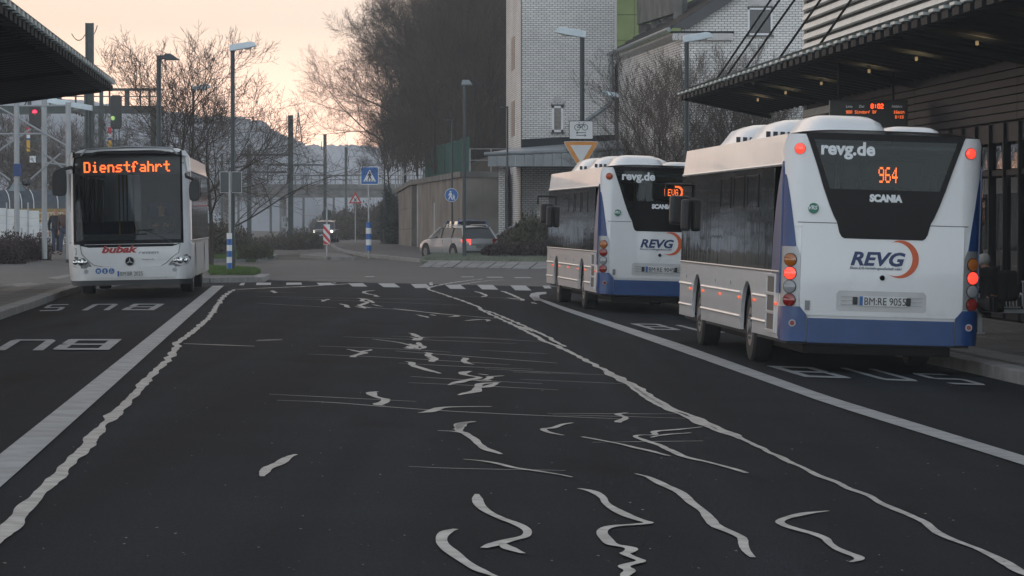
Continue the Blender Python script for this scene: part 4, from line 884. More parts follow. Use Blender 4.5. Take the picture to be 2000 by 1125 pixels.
signal(227, 186, 252, 22, 221, 231, 'green', 'black railway signal board showing a green light under the gantry')
# pale trussed posts at the left
M_pale = mat('pale_steel', (.3, .31, .32), .5, .2)
tr = []
for px, Y, y0, y1, lab in ((33, 112, 200, 416, 'pale steel post with a blue cabinet halfway up, left edge'), (87, 114, 190, 470, 'pale steel post with a dome camera, second from the left edge'), (134, 112, 200, 470, 'pale steel post directly behind the left mirror of the white bus')):
    b = at(px, y1, Y); H = (at(px, y0, Y) - b).length
    p = tag(MB().tube([(0, 0, -.6), (0, 0, H)], .09, 10).build('steel_post', M_pale, None, smooth='auto', loc=b), lab, 'post', 'pale steel posts'); tr.append(p)
for k in (0, 1):
    p = tr[k]; z = at(0, 360, 112).z - p.location.z
    MB().tube([(.05, 0, z), (.3, -.02, z + .03)], .03, 6).build('bracket', M_pale, p); MB().tube([(.3, 0, z - .05), (.3, 0, z + .02), (.3, 0, z + .12)], [.06, .15, .13], 10).build('dome_camera', M_black, p)
z = at(0, 332, 112).z - tr[0].location.z; MB().box(-.1, .17, -.14, .0, z - .2, z + .2).build('cabinet', mat('cabinet_blue', (.01, .04, .14), .5), tr[0], bevel=.01)
for a, b in (((-10, 205, 112), (134, 287, 112)), ((-10, 300, 112), (60, 252, 112)), ((-10, 262, 112), (86, 261, 112)), ((88, 318, 112.5), (134, 322, 112.5)), ((36, 207, 112), (132, 206, 112)), ((86, 300, 112.5), (134, 336, 112.5)), ((-10, 330, 112), (20, 352, 112)), ((60, 350, 112.5), (118, 300, 112.5))):
    tag(MB().tube([at(*a), at(*b)], .035, 6).build('brace_bar', M_pale), 'pale steel brace bar between the posts at the left edge', 'brace bar', 'brace bars between the pale posts')
e = empty('warning_plate', at(33, 362, 112.4), 'pale triangular sign back hung on the leftmost steel post', 'sign'); pl([(-.28, -.18), (.28, -.18), (0, .3)], 0, .02, 'plate', mat('plate_pale_blue', (.2, .27, .3), .5), e)
# track number box on the gantry foot
e = empty('signal_number_plate', at(64, 311, 150), 'small white numbered plate and grey housing below the red signal', 'sign'); pl(sq(0, 0, .13, .14), -.02, 0, 'plate', M_swhite, e); pl([(.15, -.18), (.42, -.1), (.42, .22), (.15, .22)], .02, .3, 'housing', M_sback, e)
text('92', M_blk, .14, e, (-.1, -.024, -.05), (pi / 2, 0, 0))
# ------------------------------------------------------------------ white panel fence, yellow rail wall, ribbed shelter, gate
wf = empty('white_fence', at(0, 475, 122), 'white panelled fence of stepped slabs at the far left', 'fence')
for k in range(5):
    p = at(-28 + 21 * k, 476, 122); 
    for r_ in range(4):
        o = MB().box(0, .365, 0, .08, 0, .265).build('fence_panel', M_swhite, wf, bevel=.008); o.location = p - wf.location + Vector((0, .0, .2 + r_ * .272 - .03 * k)); o.rotation_euler[2] = .1
    o = MB().box(-.04, 0, -.03, .1, 0, 1.45).build('post', M_galv, wf); o.location = p - wf.location + Vector((0, 0, 0))
wg = empty('mesh_gate', at(76, 478, 136), 'white wire mesh gate behind the two walkers', 'gate')
for k in range(12): MB().tube([(k * .12, 0, 0), (k * .12, 0, 1.25)], .012, 4).build('bar', M_swhite, wg)
for k in range(6): MB().tube([(0, -.012, .05 + .24 * k), (1.35, -.012, .05 + .24 * k)], .012, 4).build('wire', M_swhite, wg)
e = empty('platform_wall', at(-60, 430, 150), 'low yellow band wall behind the white fence', 'wall'); MB().box(0, 5.2, 0, .3, -.1, .5).build('wall', mat('ochre_wall', (.3, .2, .07), .8, nz=.3), e)
e = empty('rail_shelter', at(-60, 408, 158), 'long dark blue shelter roof with pale curved ribs beyond the fence', 'shelter')
cv = [(0, 0), (.02, .35), (.15, .65), (.4, .85)]
V = [(x, y, z) for x in (0, 5.4) for y, z in cv]; MB().add(V, [(i, i + 1, i + 5, i + 4) for i in range(3)]).build('roof', mat('shelter_blue_grey', (.045, .055, .07), .5, nz=.3), e)
for k in range(10): MB().tube([(.2 + k * .55 + y * -.6, y - .05, z + .02) for y, z in cv], .022, 5).build('rib', M_swhite, e)
for k in range(7): MB().tube([(.5 + k * .8, 0, 0), (.5 + k * .8, 0, -1.4)], .04, 6).build('leg', M_mast, e)
# ------------------------------------------------------------------ road bridge in the mist
YB = 460; sb = F / YB; b = empty('road_bridge', at(600, 385, YB), 'concrete road bridge crossing the railway in the mist', 'bridge')
MB().box((330 - 600) / sb, (860 - 600) / sb, 0, 8, 0, 1.45).build('deck', M_conc, b)
MB().box((330 - 600) / sb, (860 - 600) / sb, -.3, 0, 1.1, 1.7).build('parapet', M_conc, b)
rl = MB(); 
for k in range(40): x = (330 - 600) / sb + k * 1.05; rl.tube([(x, -.1, 1.7), (x, -.1, 2.9)], .05, 4)
rl.build('balustrade', M_mast, b)
for z in (2.3, 2.9): MB().tube([((330 - 600) / sb, -.1, z), ((860 - 600) / sb, -.1, z)], .05, 4).build('rail', M_mast, b)
for x in (430, 545, 690): MB().box((x - 600) / sb, (x - 592) / sb, 1, 7, -5.5, 0).build('pier', M_conc, b)
# distant pylon
e = empty('pylon', at(583, 285, 826), 'faint lattice pylon standing on the far hill', 'pylon'); m = MB(); H = 8
for s in (-1, 1): m.tube([(s * 1.2, 0, -2), (0, 0, H)], .12, 4)
for k in range(6): z = k * 1.3; w_ = 1.0 * (1 - z / H); m.tube([(-w_, 0, z), (w_ * .8, 0, z + 1.3)], .07, 3); m.tube([(w_, 0, z), (-w_ * .8, 0, z + 1.3)], .07, 3)
m.build('lattice', M_mast, e)
# ------------------------------------------------------------------ bare trees
M_bark = mat('bark', (.04, .03, .022), .9, nz=.4, sc=3)
M_twig = mat('twigs', (.065, .045, .032), .9, sc=.45, col2=(.022, .016, .012))
def seg(mb, a, b, ra, rb, n):
    d = (b - a)
    if d.length < 1e-5: return
    d.normalize(); x = d.cross(Vector((.3, .9, .2))).normalized(); y = d.cross(x); k = len(mb.v)
    for p, r in ((a, ra), (b, rb)):
        for j in range(n):
            t = 2 * pi * j / n; q = p + (x * cos(t) + y * sin(t)) * r; mb.v.append((q.x, q.y, q.z))
    for j in range(n): mb.f.append((k + j, k + (j + 1) % n, k + n + (j + 1) % n, k + n + j))
def grow(seed, H, spread=.55, levels=5, trunk_r=.14, first=.22, up=.25, nch=(5, 4, 4, 3, 3), twig=.012, leader=True, droop=0):
    r = random.Random(seed); T = MB(); B = MB(); G = MB()
    def branch(p, d, L_, rad, lev, top=False):
        n = 5 if lev < 2 else 3 if lev < 4 else 2
        P = [p]; q = p.copy(); dd = d.copy(); st = L_ / n
        for i in range(n):
            jit = .16 if lev == 0 else .26
            dd = (dd + Vector((r.uniform(-1, 1), r.uniform(-1, 1), r.uniform(-.7, 1))) * jit * (.35 if top else 1) + Vector((0, 0, up * .25 - droop * (lev > 2)))).normalized()
            q = q + dd * st; P.append(q)
        end = .25 if top else .45
        rr = [max(twig * .6, rad * (1 - (1 - end) * i / n)) for i in range(n + 1)]
        mb = T if lev == 0 else B if lev < 3 else G
        for i in range(n): seg(mb, P[i], P[i + 1], rr[i], rr[i + 1], 6 if lev < 2 else 4 if lev == 2 else 3)
        if lev >= levels: return
        k = nch[lev] if lev < len(nch) else 3
        for c in range(k):
            t = (first if lev == 0 else .2) + (1 - (first if lev == 0 else .2)) * (c + r.uniform(.1, .9)) / k
            i = min(n - 1, int(t * n)); pt = P[i].lerp(P[i + 1], t * n - i); ax = (P[i + 1] - P[i]).normalized()
            az = r.uniform(0, 2 * pi) if lev else c * 2.4 + r.uniform(-.4, .4)
            s1 = ax.orthogonal().normalized(); s2 = ax.cross(s1); side = s1 * cos(az) + s2 * sin(az)
            an = spread * r.uniform(.75, 1.25) * (1.25 if lev == 0 and t < .5 else 1)
            nd = (ax * cos(an) + side * sin(an)).normalized()
            LL = L_ * (r.uniform(.42, .62) * (1.25 - .6 * t) if lev == 0 else r.uniform(.5, .72) * (1.15 - .35 * t))
            branch(pt, nd, LL, max(twig, rr[i] * (.55 if lev == 0 else .6)), lev + 1)
        if not top or lev: branch(P[-1], dd, L_ * .5, rr[-1], lev + 1)
    branch(Vector((0, 0, 0)), Vector((r.uniform(-.04, .04), 0, 1)), H * (.92 if leader else .5), trunk_r, 0, leader)
    return T, B, G
_tm = {}
def tree(key, px, Y, ytop, lab, grp=None, name='bare_tree', z0=None, rot=0, sx=1, **k):
    if key not in _tm:
        T, B, G = grow(**k); zmax = max(v[2] for v in G.v + T.v)
        _tm[key] = (T.mesh('trunk', M_bark, fix=False), B.mesh('limbs', M_bark, fix=False), G.mesh('crown', M_twig, fix=False), zmax)
    tm, bm_, gm_, zmax = _tm[key]
    b = at(px, 480, Y); b.z = gz(b) if z0 is None else z0; H = at(px, ytop, Y).z - b.z; s = H / zmax
    e = empty(name, b, lab, 'tree', grp, rot=(0, 0, rot)); e.scale = (s * sx, s * sx, s)
    link('trunk', tm, e); link('limbs', bm_, e); link('crown', gm_, e); return e
A_ = dict(H=9, spread=.72, levels=5, trunk_r=.13, first=.2, nch=(11, 5, 4, 3, 2), twig=.011)
tree('a', 352, 118, 42, 'bare tree with long leader, crown rising left of the left lamp post', seed=3, sx=1.15, **A_)
tree('b', 412, 132, 140, 'bare tree with wide low branches reaching right behind the left lamp post', seed=8, sx=1.5, **{**A_, 'spread': .85})
V_ = dict(H=9, spread=.52, levels=5, trunk_r=.11, first=.15, nch=(11, 6, 4, 3, 2), twig=.008, up=.45)
tree('c', 1290, 131, 85, 'bare upright tree in front of the brick wing, left of the canopy tip', seed=12, sx=1.35, **V_)
tree('c', 1432, 128, 70, 'bare upright tree behind the right canopy, against the brick gable', rot=2.1, sx=1.25)
tree('c', 1380, 134, 215, 'small bare tree between two taller ones, low before the brick wing', rot=4, sx=1.6)
tree('c', 1510, 126, 150, 'bare tree mostly hidden behind the right canopy', rot=.7, sx=1.2)
tree('c', 1235, 133, 240, 'small bare tree left of the upright one, behind the farther bus', rot=5, sx=1.5)
Wd_ = dict(H=18, spread=.7, levels=6, trunk_r=.28, first=.12, nch=(12, 6, 5, 4, 3, 2), twig=.012, up=.15)
tree('w', 790, 226, -30, 'large dark bare tree whose left branches spread against the sky', seed=21, z0=3.8, sx=1.05, **Wd_)
tree('x', 868, 205, -90, 'large bare tree rising behind the green fence', seed=33, z0=4.5, **{**Wd_, 'spread': .6})
for i, (key, x, Y, yt, rot, z0, sx) in enumerate([('x', 935, 200, -100, 1.3, 5, 1), ('w', 985, 215, -120, 3.3, 5.5, 1), ('x', 830, 240, -60, 4.1, 6, 1.1), ('w', 900, 250, -100, 5.2, 8, 1.1), ('x', 965, 255, -120, .4, 9, 1.1), ('x', 950, 225, 60, 3.0, 6, 1.2), ('w', 1040, 230, -60, 4.4, 6, 1.1), ('x', 760, 248, 215, 1.9, 4, 1.3), ('w', 855, 215, 150, .9, 4.5, 1.4), ('x', 905, 190, 120, 5.5, 4.5, 1.3), ('w', 815, 232, 190, 3.9, 4.5, 1.4), ('x', 960, 185, 170, 2.2, 4.5, 1.3)]):
    tree(key, x, Y, yt, 'bare tree in the dark wood on the bank behind the retaining wall', 'trees in the wood on the bank', rot=rot, z0=z0, sx=sx)
P_ = dict(H=15, spread=.55, levels=4, trunk_r=.2, first=.3, nch=(9, 5, 4, 3), twig=.022, up=.3)
for i, (x, Y, yt, rot) in enumerate([(815, 196, 60, 0), (850, 186, -10, 1.5), (888, 182, 30, 3), (925, 180, -60, 4.2), (962, 183, -20, 5.3), (905, 178, 170, 2.2), (945, 177, 190, .8), (868, 184, 190, 3.7)]):
    tree('p', x, Y, yt, 'slim bare tree at the front edge of the wood, above the retaining wall', 'slim trees along the top of the retaining wall', rot=rot, z0=4.3, seed=44, **P_)
F_ = dict(H=12, spread=.75, levels=4, trunk_r=.25, first=.2, nch=(10, 6, 4, 3), twig=.03)
tree('f', 25, 260, 215, 'leaning bare tree fading into the mist at the far left', seed=5, z0=0, **F_)
for i, (x, Y, yt, rot) in enumerate([(100, 300, 235, 1), (160, 330, 220, 2.2), (215, 290, 260, 3), (285, 340, 250, 4), (-40, 240, 190, .5), (455, 420, 320, 1.2), (380, 400, 290, 2.8), (60, 380, 200, 5)]):
    tree('f', x, Y, yt, 'misty bare tree beyond the railway', 'misty trees beyond the railway', rot=rot, z0=0, sx=1.2)
# ------------------------------------------------------------------ shrubs, hedges and brush
def foliage(seed, rx, ry, rz, n, size, m, name, e, stems=20, stemm=None, up=.7):
    r = random.Random(seed); mb = MB(); st = MB()
    for k in range(n):
        a = r.uniform(0, 2 * pi); u = r.random() ** .45; w = r.random() ** .7
        lump = 1 + .3 * mnoise.noise(Vector((cos(a) * 1.7 + seed, sin(a) * 1.7, w * 2)))
        x = cos(a) * u * rx * lump; y = sin(a) * u * ry * lump; zt = rz * lump * sqrt(max(.05, 1 - u * u * .8)); z = zt * w
        d = Vector((r.gauss(0, .5), r.gauss(0, .5), abs(r.gauss(0, 1)) * up + .1)).normalized(); s = size * r.uniform(.5, 1.4); q = Vector((x, y, z)); t = d.orthogonal().normalized() * s * .32; t.rotate(Matrix.Rotation(r.uniform(0, 6.28), 3, d))
        mb.add([q - t, q + t, q + d * s], [(0, 1, 2)])
    for k in range(stems):
        a = r.uniform(0, 2 * pi); u = r.random() * .9; q = Vector((cos(a) * u * rx, sin(a) * u * ry, rz * (1 - .4 * u) * r.uniform(.8, 1.25)))
        p0 = Vector((q.x * .35, q.y * .35, 0)); mid = (p0 + q) / 2 + Vector((r.uniform(-.1, .1), r.uniform(-.1, .1), .1)); seg(st, p0, mid, size * .12, size * .09, 3); seg(st, mid, q, size * .09, size * .04, 3)
    mb.build(name, m, e, fix=False); st.build('stems', stemm or M_twig, e, fix=False)
M_hedge = mat('hedge_redbrown', (.045, .026, .026), .9, nz=.5, sc=3)
M_brush = mat('dry_brush', (.075, .06, .042), .9, nz=.4, sc=2)
M_olive = mat('olive_brush', (.06, .06, .03), .9, nz=.4, sc=2)
M_ivy = mat('ivy', (.02, .032, .018), .7, nz=.5, sc=2)
def bush(px, py, Y, rx, rz, lab, m, n=2500, size=.09, ry=None, grp=None, stems=30, up=.7, nm='bush', z0=None, cat='bush'):
    b = at(px, py, Y); b.z = gz(b) + .1 if z0 is None else z0
    e = empty(nm, b, lab, cat, grp); foliage(int(px + py), rx, ry or rx, rz, n, size, m, 'foliage', e, stems, None, up); return e
for i, (x, Y, rx, rz) in enumerate([(-20, 113, .95, 1.0), (30, 114, .8, 1.15), (66, 117, .6, 1.0), (8, 111, .7, .8), (-60, 112, 1, 1)]):
    bush(x, 500, Y, rx, rz, ['brown leafless hedge bush cut off by the left frame edge', 'tallest brown hedge bush in front of the white fence', 'brown hedge bush at the right end, next to the walkers', 'low brown hedge bush nearest the grass at the left', 'brown hedge bush outside the left edge'][i], M_hedge, 3600, .07, grp='brown hedge bushes before the white fence', stems=60, z0=.35)
for i, (x, Y, rx, rz, m) in enumerate([(975, 139, .65, .55, M_hedge), (1015, 140, .9, .62, M_hedge), (1060, 139, .7, .65, M_hedge), (1040, 149, 1.0, 1.75, M_olive), (1078, 150, 1.1, 1.9, M_olive), (1000, 150, .7, 1.1, M_brush)]):
    bush(x, 500, Y, rx, rz, ['low dark red hedge bush beside the silver estate car', 'wide dark red hedge bush in the middle of the grass island', 'dark red hedge bush touching the farther bus', 'tall olive twiggy bush below the zinc roof', 'tall olive twiggy bush half hidden by the farther bus', 'thin dry bush by the stair rails'][i], m, 4200 if i < 3 else 1500, .085 if i < 3 else .16, grp='shrubs before the brick tower', stems=130, up=2 if i > 2 else .7, z0=.3)
bush(497, 500, 140, .75, .65, 'low dark bush on the grass island right of the left lamp post', M_olive, 3000, .07, z0=.25)
bush(413, 470, 150, 1.0, 1.6, 'dark bush behind the white bus, below the sign backs', M_brush, 3000, .12, z0=.2)
bush(445, 470, 170, 1.3, 1.4, 'dark bush beside the rail masts, left of the low scrub', M_brush, 3000, .12, z0=.2, grp=None)
for i, (x, Y, rx, rz, ry) in enumerate([(520, 196, 1.6, .8, 3), (560, 200, 1.6, 1.1, 3), (600, 206, 1.0, 1.0, 3), (480, 190, 1.5, .7, 2), (590, 228, 1.6, 1.3, 4)]):
    bush(x, 470, Y, rx, rz, 'brown scrub along the edge of the railway left of the road bend', M_brush, 3200, .1, ry, 'scrub by the railway', 40, z0=0)
for i, (x, Y, rx, rz) in enumerate([(672, 330, 1.8, 2.6), (700, 315, 2.2, 3.0), (730, 300, 2.2, 3.2), (755, 285, 2, 3.2), (655, 370, 2, 2.2), (780, 275, 2.2, 3.6), (690, 290, 1.6, 1.4), (728, 278, 1.6, 1.6), (640, 420, 2.4, 2.4)]):
    bush(x, 470, Y, rx, rz, 'grey brown brush on the bank along the far road', M_brush, 3000, .2, rx * 1.5, 'brush on the bank of the far road', 60, 1.5, z0=.1)
for i, (x, Y, rx) in enumerate([(757, 230, .5), (766, 228, .55), (774, 227, .4)]):
    bush(x, 480, Y, rx, 3.9 - .4 * i, 'dark ivy climbing the left end of the retaining wall', M_ivy, 5000, .14, .7, 'ivy columns on the wall end', 10, .2, nm='ivy', cat='ivy', z0=.1)
# undergrowth that fills the wood behind the wall: no one could count it
def under():
    r = random.Random(77); mb = MB()
    for k in range(16000):
        x = r.uniform(745, 1030); Y = r.uniform(188, 262); b = at(x, 480, Y); g0 = 4.2 + (Y - 188) * .09
        kk = min(1, (x - 745) / 110)
        if r.random() > .3 + .7 * kk: continue
        hh = (1.5 + 6.5 * r.random() ** 1.6) * (.2 + .8 * kk); p = Vector((b.x, Y, g0 + r.random() * hh * .6)); L_ = r.uniform(.5, 1.5)
        d = Vector((r.gauss(0, .33), r.gauss(0, .2), 1)) * L_; t = Vector((.02, 0, 0)); mb.add([p - t, p + t, p + d], [(0, 1, 2)])
    tag(mb.build('undergrowth', M_twig, fix=False), 'dense dark undergrowth of the wood behind the retaining wall', 'undergrowth', kind='stuff')
under()
def grassblades(name, pts, n, m, lab, hgt=.12, z=.14):
    P = [gnd(*p) for p in pts]; xs = [p.x for p in P]; ys = [p.y for p in P]; r = random.Random(5); mb = MB()
    def inside(x, y):
        c = False; j = len(P) - 1
        for i in range(len(P)):
            if (P[i].y > y) != (P[j].y > y) and x < (P[j].x - P[i].x) * (y - P[i].y) / (P[j].y - P[i].y) + P[i].x: c = not c
            j = i
        return c
    k = 0
    while k < n:
        x, y = r.uniform(min(xs), max(xs)), r.uniform(min(ys), max(ys))
        if not inside(x, y): continue
        k += 1; b = Vector((x, y, h(x, y) + z)); s = hgt * r.uniform(.4, 1.3); mb.add([b + Vector((-.014, 0, 0)), b + Vector((.014, 0, 0)), b + Vector((r.uniform(-.06, .06), r.uniform(-.05, .05), s))], [(0, 1, 2)])
    tag(mb.build(name, m, fix=False), lab, 'grass', kind='stuff')
M_blade = mat('grass_blades', (.075, .13, .025), .8, nz=.5, sc=1.5)
grassblades('grass', [(410, 546), (495, 545.5), (508, 542), (500, 537), (405, 532)], 9000, M_blade, 'short green grass at the foot of the left lamp post')
grassblades('grass', [(395, 512), (500, 511), (526, 508), (535, 503), (525, 499), (480, 498), (395, 498)], 12000, M_blade, 'green grass on the kerbed island behind the white bus')
grassblades('grass', [(-20, 522), (0, 521), (62, 511), (78, 506), (-20, 505)], 5000, M_blade, 'green grass strip below the brown hedge at the left')
grassblades('grass', [(824, 518), (1000, 521), (1180, 523), (1180, 506), (845, 507)], 16000, mat('frosty_blades', (.16, .18, .13), .8, nz=.5, sc=1.5), 'frosted grass on the island before the brick tower', z=.2)
def litter():   # fallen leaves and grit on the asphalt
    r = random.Random(3); mb = MB()
    for k in range(260):
        p = gnd(r.uniform(0, 2000), 600 + 525 * r.random() ** .7)
        s = r.uniform(.004, .014); a = r.uniform(0, 6); z = h(p.x, p.y) + .01
        mb.add([(p.x + cos(a) * s, p.y + sin(a) * s * 1.5, z), (p.x + cos(a + 2) * s, p.y + sin(a + 2) * s, z + .004), (p.x + cos(a + 4) * s, p.y + sin(a + 4) * s * 1.5, z + .002)], [(0, 1, 2)])
    tag(mb.build('grit', mat('dry_leaf', (.2, .18, .15), .8), fix=False), 'specks of grit and dry leaves scattered over the asphalt', 'grit', kind='stuff')
litter()
# ------------------------------------------------------------------ buses
M_wh = mat('bus_white_paint', (.72, .725, .73), .28, nz=.06, sc=1.5, coat=.4)
def grime(m):
    t = m.node_tree; b = t.nodes['Principled BSDF']; l0 = b.inputs['Base Color'].links[0].from_socket; g = t.nodes.new('ShaderNodeTexCoord')
    sp_ = t.nodes.new('ShaderNodeSeparateXYZ'); t.links.new(g.outputs['Object'], sp_.inputs[0]); n = t.nodes.new('ShaderNodeTexNoise'); n.inputs['Scale'].default_value = 3.5; n.inputs['Detail'].default_value = 8; n.inputs['Roughness'].default_value = .7
    t.links.new(g.outputs['Object'], n.inputs[0]); a = t.nodes.new('ShaderNodeMapRange'); a.inputs[1].default_value = .35; a.inputs[2].default_value = 1.5; a.inputs[3].default_value = .55; a.inputs[4].default_value = -.12; t.links.new(sp_.outputs[2], a.inputs[0])
    s_ = t.nodes.new('ShaderNodeMath'); s_.operation = 'MULTIPLY_ADD'; s_.use_clamp = True; t.links.new(n.outputs[0], s_.inputs[0]); s_.inputs[1].default_value = 1.6; s_.inputs[2].default_value = -.85
    p_ = t.nodes.new('ShaderNodeMath'); p_.operation = 'ADD'; p_.use_clamp = True; q_ = t.nodes.new('ShaderNodeMath'); q_.operation = 'MULTIPLY'; q_.use_clamp = True
    t.links.new(a.outputs[0], p_.inputs[0]); t.links.new(s_.outputs[0], p_.inputs[1]); t.links.new(p_.outputs[0], q_.inputs[0]); q_.inputs[1].default_value = .5
    mx = t.nodes.new('ShaderNodeMix'); mx.data_type = 'RGBA'; t.links.new(q_.outputs[0], mx.inputs[0]); t.links.new(l0, mx.inputs[6]); mx.inputs[7].default_value = (.26, .24, .21, 1); t.links.new(mx.outputs[2], b.inputs['Base Color'])
grime(M_wh)
M_bl = mat('bus_blue_paint', (.004, .045, .17), .35, nz=.15, coat=.15)
M_blkgl = mat('black_gloss', (.006, .006, .007), .15, nz=0, spec=.07)
M_silv = mat('silver_trim', (.34, .35, .36), .35, .5)
M_bglass = glassmat('bus_side_glass', (.12, .125, .13), .32, .03, (.9, .9, .9))
M_rglass = glassmat('bus_rear_glass', (.14, .19, .2), .03, .02, (.6, .65, .66))
M_wsglass = glassmat('windscreen_glass', (.55, .6, .62), .05)
M_int = mat('bus_interior', (.05, .055, .06), .8)
M_seat = mat('seat_cloth_blue', (.02, .04, .09), .9)
M_yel = mat('grab_pole_yellow', (.5, .33, .02), .4)
M_under = mat('underbody', (.008, .008, .008), .9)
M_rim = mat('wheel_rim', (.2, .2, .2), .45, .5)
def lampmat(n, c, e=0): return mat(n, c, .15, nz=0, emit=c if e else None, es=e, coat=.5)
L_am, L_rd, L_rdon, L_cl, L_amon = lampmat('lens_amber', (.35, .1, .01)), lampmat('lens_red', (.22, .008, .006)), lampmat('lens_red_lit', (1, .06, .035), .75), lampmat('lens_clear', (.25, .26, .27)), lampmat('lens_orange_lit', (1, .13, .03), .35)
RC = .245
def ys(x, w=1.275, r=RC, bow=.03):
    a = abs(x); b = bow * (a / w) ** 2
    return b if a <= w - r else b + r - sqrt(max(0, r * r - (a - (w - r)) ** 2))
def patch(name, rows, off, m, par, nx=18, skirt=.03, f=ys, smooth=True, lean=None):
    """skin panel on the curved end of a bus; rows = (z, x left, x right)"""
    R_ = [rows[0]]
    for a, b in zip(rows, rows[1:]):
        n = max(1, int(abs(b[0] - a[0]) / .12))
        for k in range(1, n + 1): t = k / n; R_.append(tuple(a[i] + (b[i] - a[i]) * t for i in range(3)))
    mb = MB(); V = []
    for z, x0, x1 in R_:
        for i in range(nx + 1):
            x = x0 + (x1 - x0) * i / nx; V.append((x, f(x) - off + (lean(z) if lean else 0), z))
    F_ = [(j * (nx + 1) + i, j * (nx + 1) + i + 1, (j + 1) * (nx + 1) + i + 1, (j + 1) * (nx + 1) + i) for j in range(len(R_) - 1) for i in range(nx)]
    n0 = len(V); nr = len(R_)
    ring = [i for i in range(nx + 1)] + [(j + 1) * (nx + 1) - 1 + (nx + 1) * 0 for j in range(1, nr)] + [(nr - 1) * (nx + 1) + i for i in range(nx - 1, -1, -1)] + [j * (nx + 1) for j in range(nr - 2, 0, -1)]
    for i in ring: x, y, z = V[i]; V.append((x, y + skirt, z))
    k = len(ring)
    F_ += [(ring[i], ring[(i + 1) % k], n0 + (i + 1) % k, n0 + i) for i in range(k)]
    mb.add(V, F_); o = mb.build(name, m, par, smooth='auto' if smooth else False); return o
def wheel(par, x, y, r=.48, w=.28, hub=True, name='wheel'):
    s = 1 if x > 0 else -1
    e = empty(name, (x, y, r)); e.parent = par
    prof = [(.55 * r, -.5 * w), (.93 * r, -.5 * w), (r, -.38 * w), (r, .38 * w), (.93 * r, .5 * w), (.55 * r, .5 * w)]
    V = []; n = 28
    for a in range(n):
        t = 2 * pi * a / n
        for rr, xx in prof: V.append((xx, rr * cos(t), rr * sin(t)))
    k = len(prof); MB().add(V, [(a * k + i, a * k + i + 1, ((a + 1) % n) * k + i + 1, ((a + 1) % n) * k + i) for a in range(n) for i in range(k - 1)] + [(a * k, ((a + 1) % n) * k, ((a + 1) % n) * k + k - 1, a * k + k - 1) for a in range(n)]).build('tyre', M_rub, e, smooth='auto')
    m = MB(); m.tube([(s * .5 * w * .55, 0, 0), (s * .5 * w, 0, 0)], [.5 * r, .56 * r], 20); m.tube([(s * .4 * w, 0, 0), (s * .62 * w, 0, 0)], [.26 * r, .18 * r], 14)
    for a in range(10): t = a * pi / 5; m.tube([(s * .5 * w, .33 * r * cos(t), .33 * r * sin(t)), (s * .58 * w, .33 * r * cos(t), .33 * r * sin(t))], .02, 6)
    m.build('rim', M_rim, e, smooth='auto'); return e
def side(par, s, L_, axles, zb, zw, zg, zr, panes, y0=.24, w=1.275, vents=(), gm=None, frame_m=None, tumble=.05):
    """one long side: s = -1 left, +1 right"""
    x = s * w
    P = [(y0, zb)]
    for a in sorted(axles):
        P += [(a - .62, zb)] + [(a + .62 * cos(t), .5 + .6 * sin(t)) for t in [pi - k * pi / 12 for k in range(13)]] + [(a + .62, zb)]
    P += [(L_ - .25, zb), (L_ - .25, zw), (y0, zw)]
    o = MB().prism([(p[0], p[1]) for p in P], 'x', x - s * .05, x).build('lower_side_panel', M_wh, par)
    MB().add([(x, y0, zg), (x, L_ - .25, zg), (x - s * tumble, L_ - .25, zr), (x - s * tumble, y0, zr), (x - s * .05, y0, zg), (x - s * .05, L_ - .25, zg), (x - s * (tumble + .05), L_ - .25, zr), (x - s * (tumble + .05), y0, zr)], [(0, 1, 2, 3), (4, 5, 6, 7), (0, 1, 5, 4), (2, 3, 7, 6), (0, 3, 7, 4), (1, 2, 6, 5)]).build('upper_side_panel', M_wh, par)
    for a, b in zip(panes, panes[1:]):
        MB().box(min(x, x - s * .012) + s * .004, max(x, x - s * .012) + s * .004, a + .012, b - .012, zw + .01, zg - .01).build('side_window', gm or M_bglass, par)
        MB().box(min(x - s * .03, x - s * .014), max(x - s * .03, x - s * .014), b - .05, b + .05, zw, zg).build('window_post', M_blkgl, par)
    for i in vents:
        a, b = panes[i] + .15, panes[i + 1] - .15; m = MB()
        for q in ((a, b, zg - .52, zg - .5), (a, b, zg - .1, zg - .08), (a, a + .02, zg - .52, zg - .08), (b - .02, b, zg - .52, zg - .08)): m.box(min(x + s * .006, x + s * .014), max(x + s * .006, x + s * .014), q[0], q[1], q[2], q[3])
        m.build('vent_window_frame', M_blkgl, par)
    for z in (zw + .0, zg + .02): MB().tube([(x + s * .004, y0, z), (x + s * .004, L_ - .3, z)], .018, 6).build('trim_rail', M_silv if z < 2 else M_wh, par)
    for a in axles:
        MB().box(min(x - s * .03, x - s * .6), max(x - s * .03, x - s * .6), a - .7, a + .7, 1.16, 1.2).build('wheel_arch', M_under, par)
        wheel(par, x - s * .2, a)
    return o
def shell(par, L_, w, zr, zf=.42, crown=.07):
    # roof skin, floor, ceiling, underbody
    n = 14; P = []
    ww = w - .05
    for i in range(n + 1):
        t = i / n; xx = -ww + 2 * ww * t; e = abs(2 * t - 1); P.append((xx, zr + crown * (1 - e ** 4)))
    V = [(x, y, z) for y in (.12, L_ - .12) for x, z in P]
    MB().add(V, [(i, i + 1, n + 2 + i, n + 1 + i) for i in range(n)]).build('roof', M_wh, par, smooth='auto')
    MB().box(-w + .12, w - .12, .25, L_ - .25, zr - .16, zr - .12).build('ceiling', mat('ceiling_panel', (.35, .35, .34), .7), par)
    MB().box(-w + .1, w - .1, .2, L_ - .2, .36, .44).build('floor', M_int, par)
    MB().box(-.95, .95, .25, L_ - .3, .24, .36).build('underbody', M_under, par, bevel=.02)
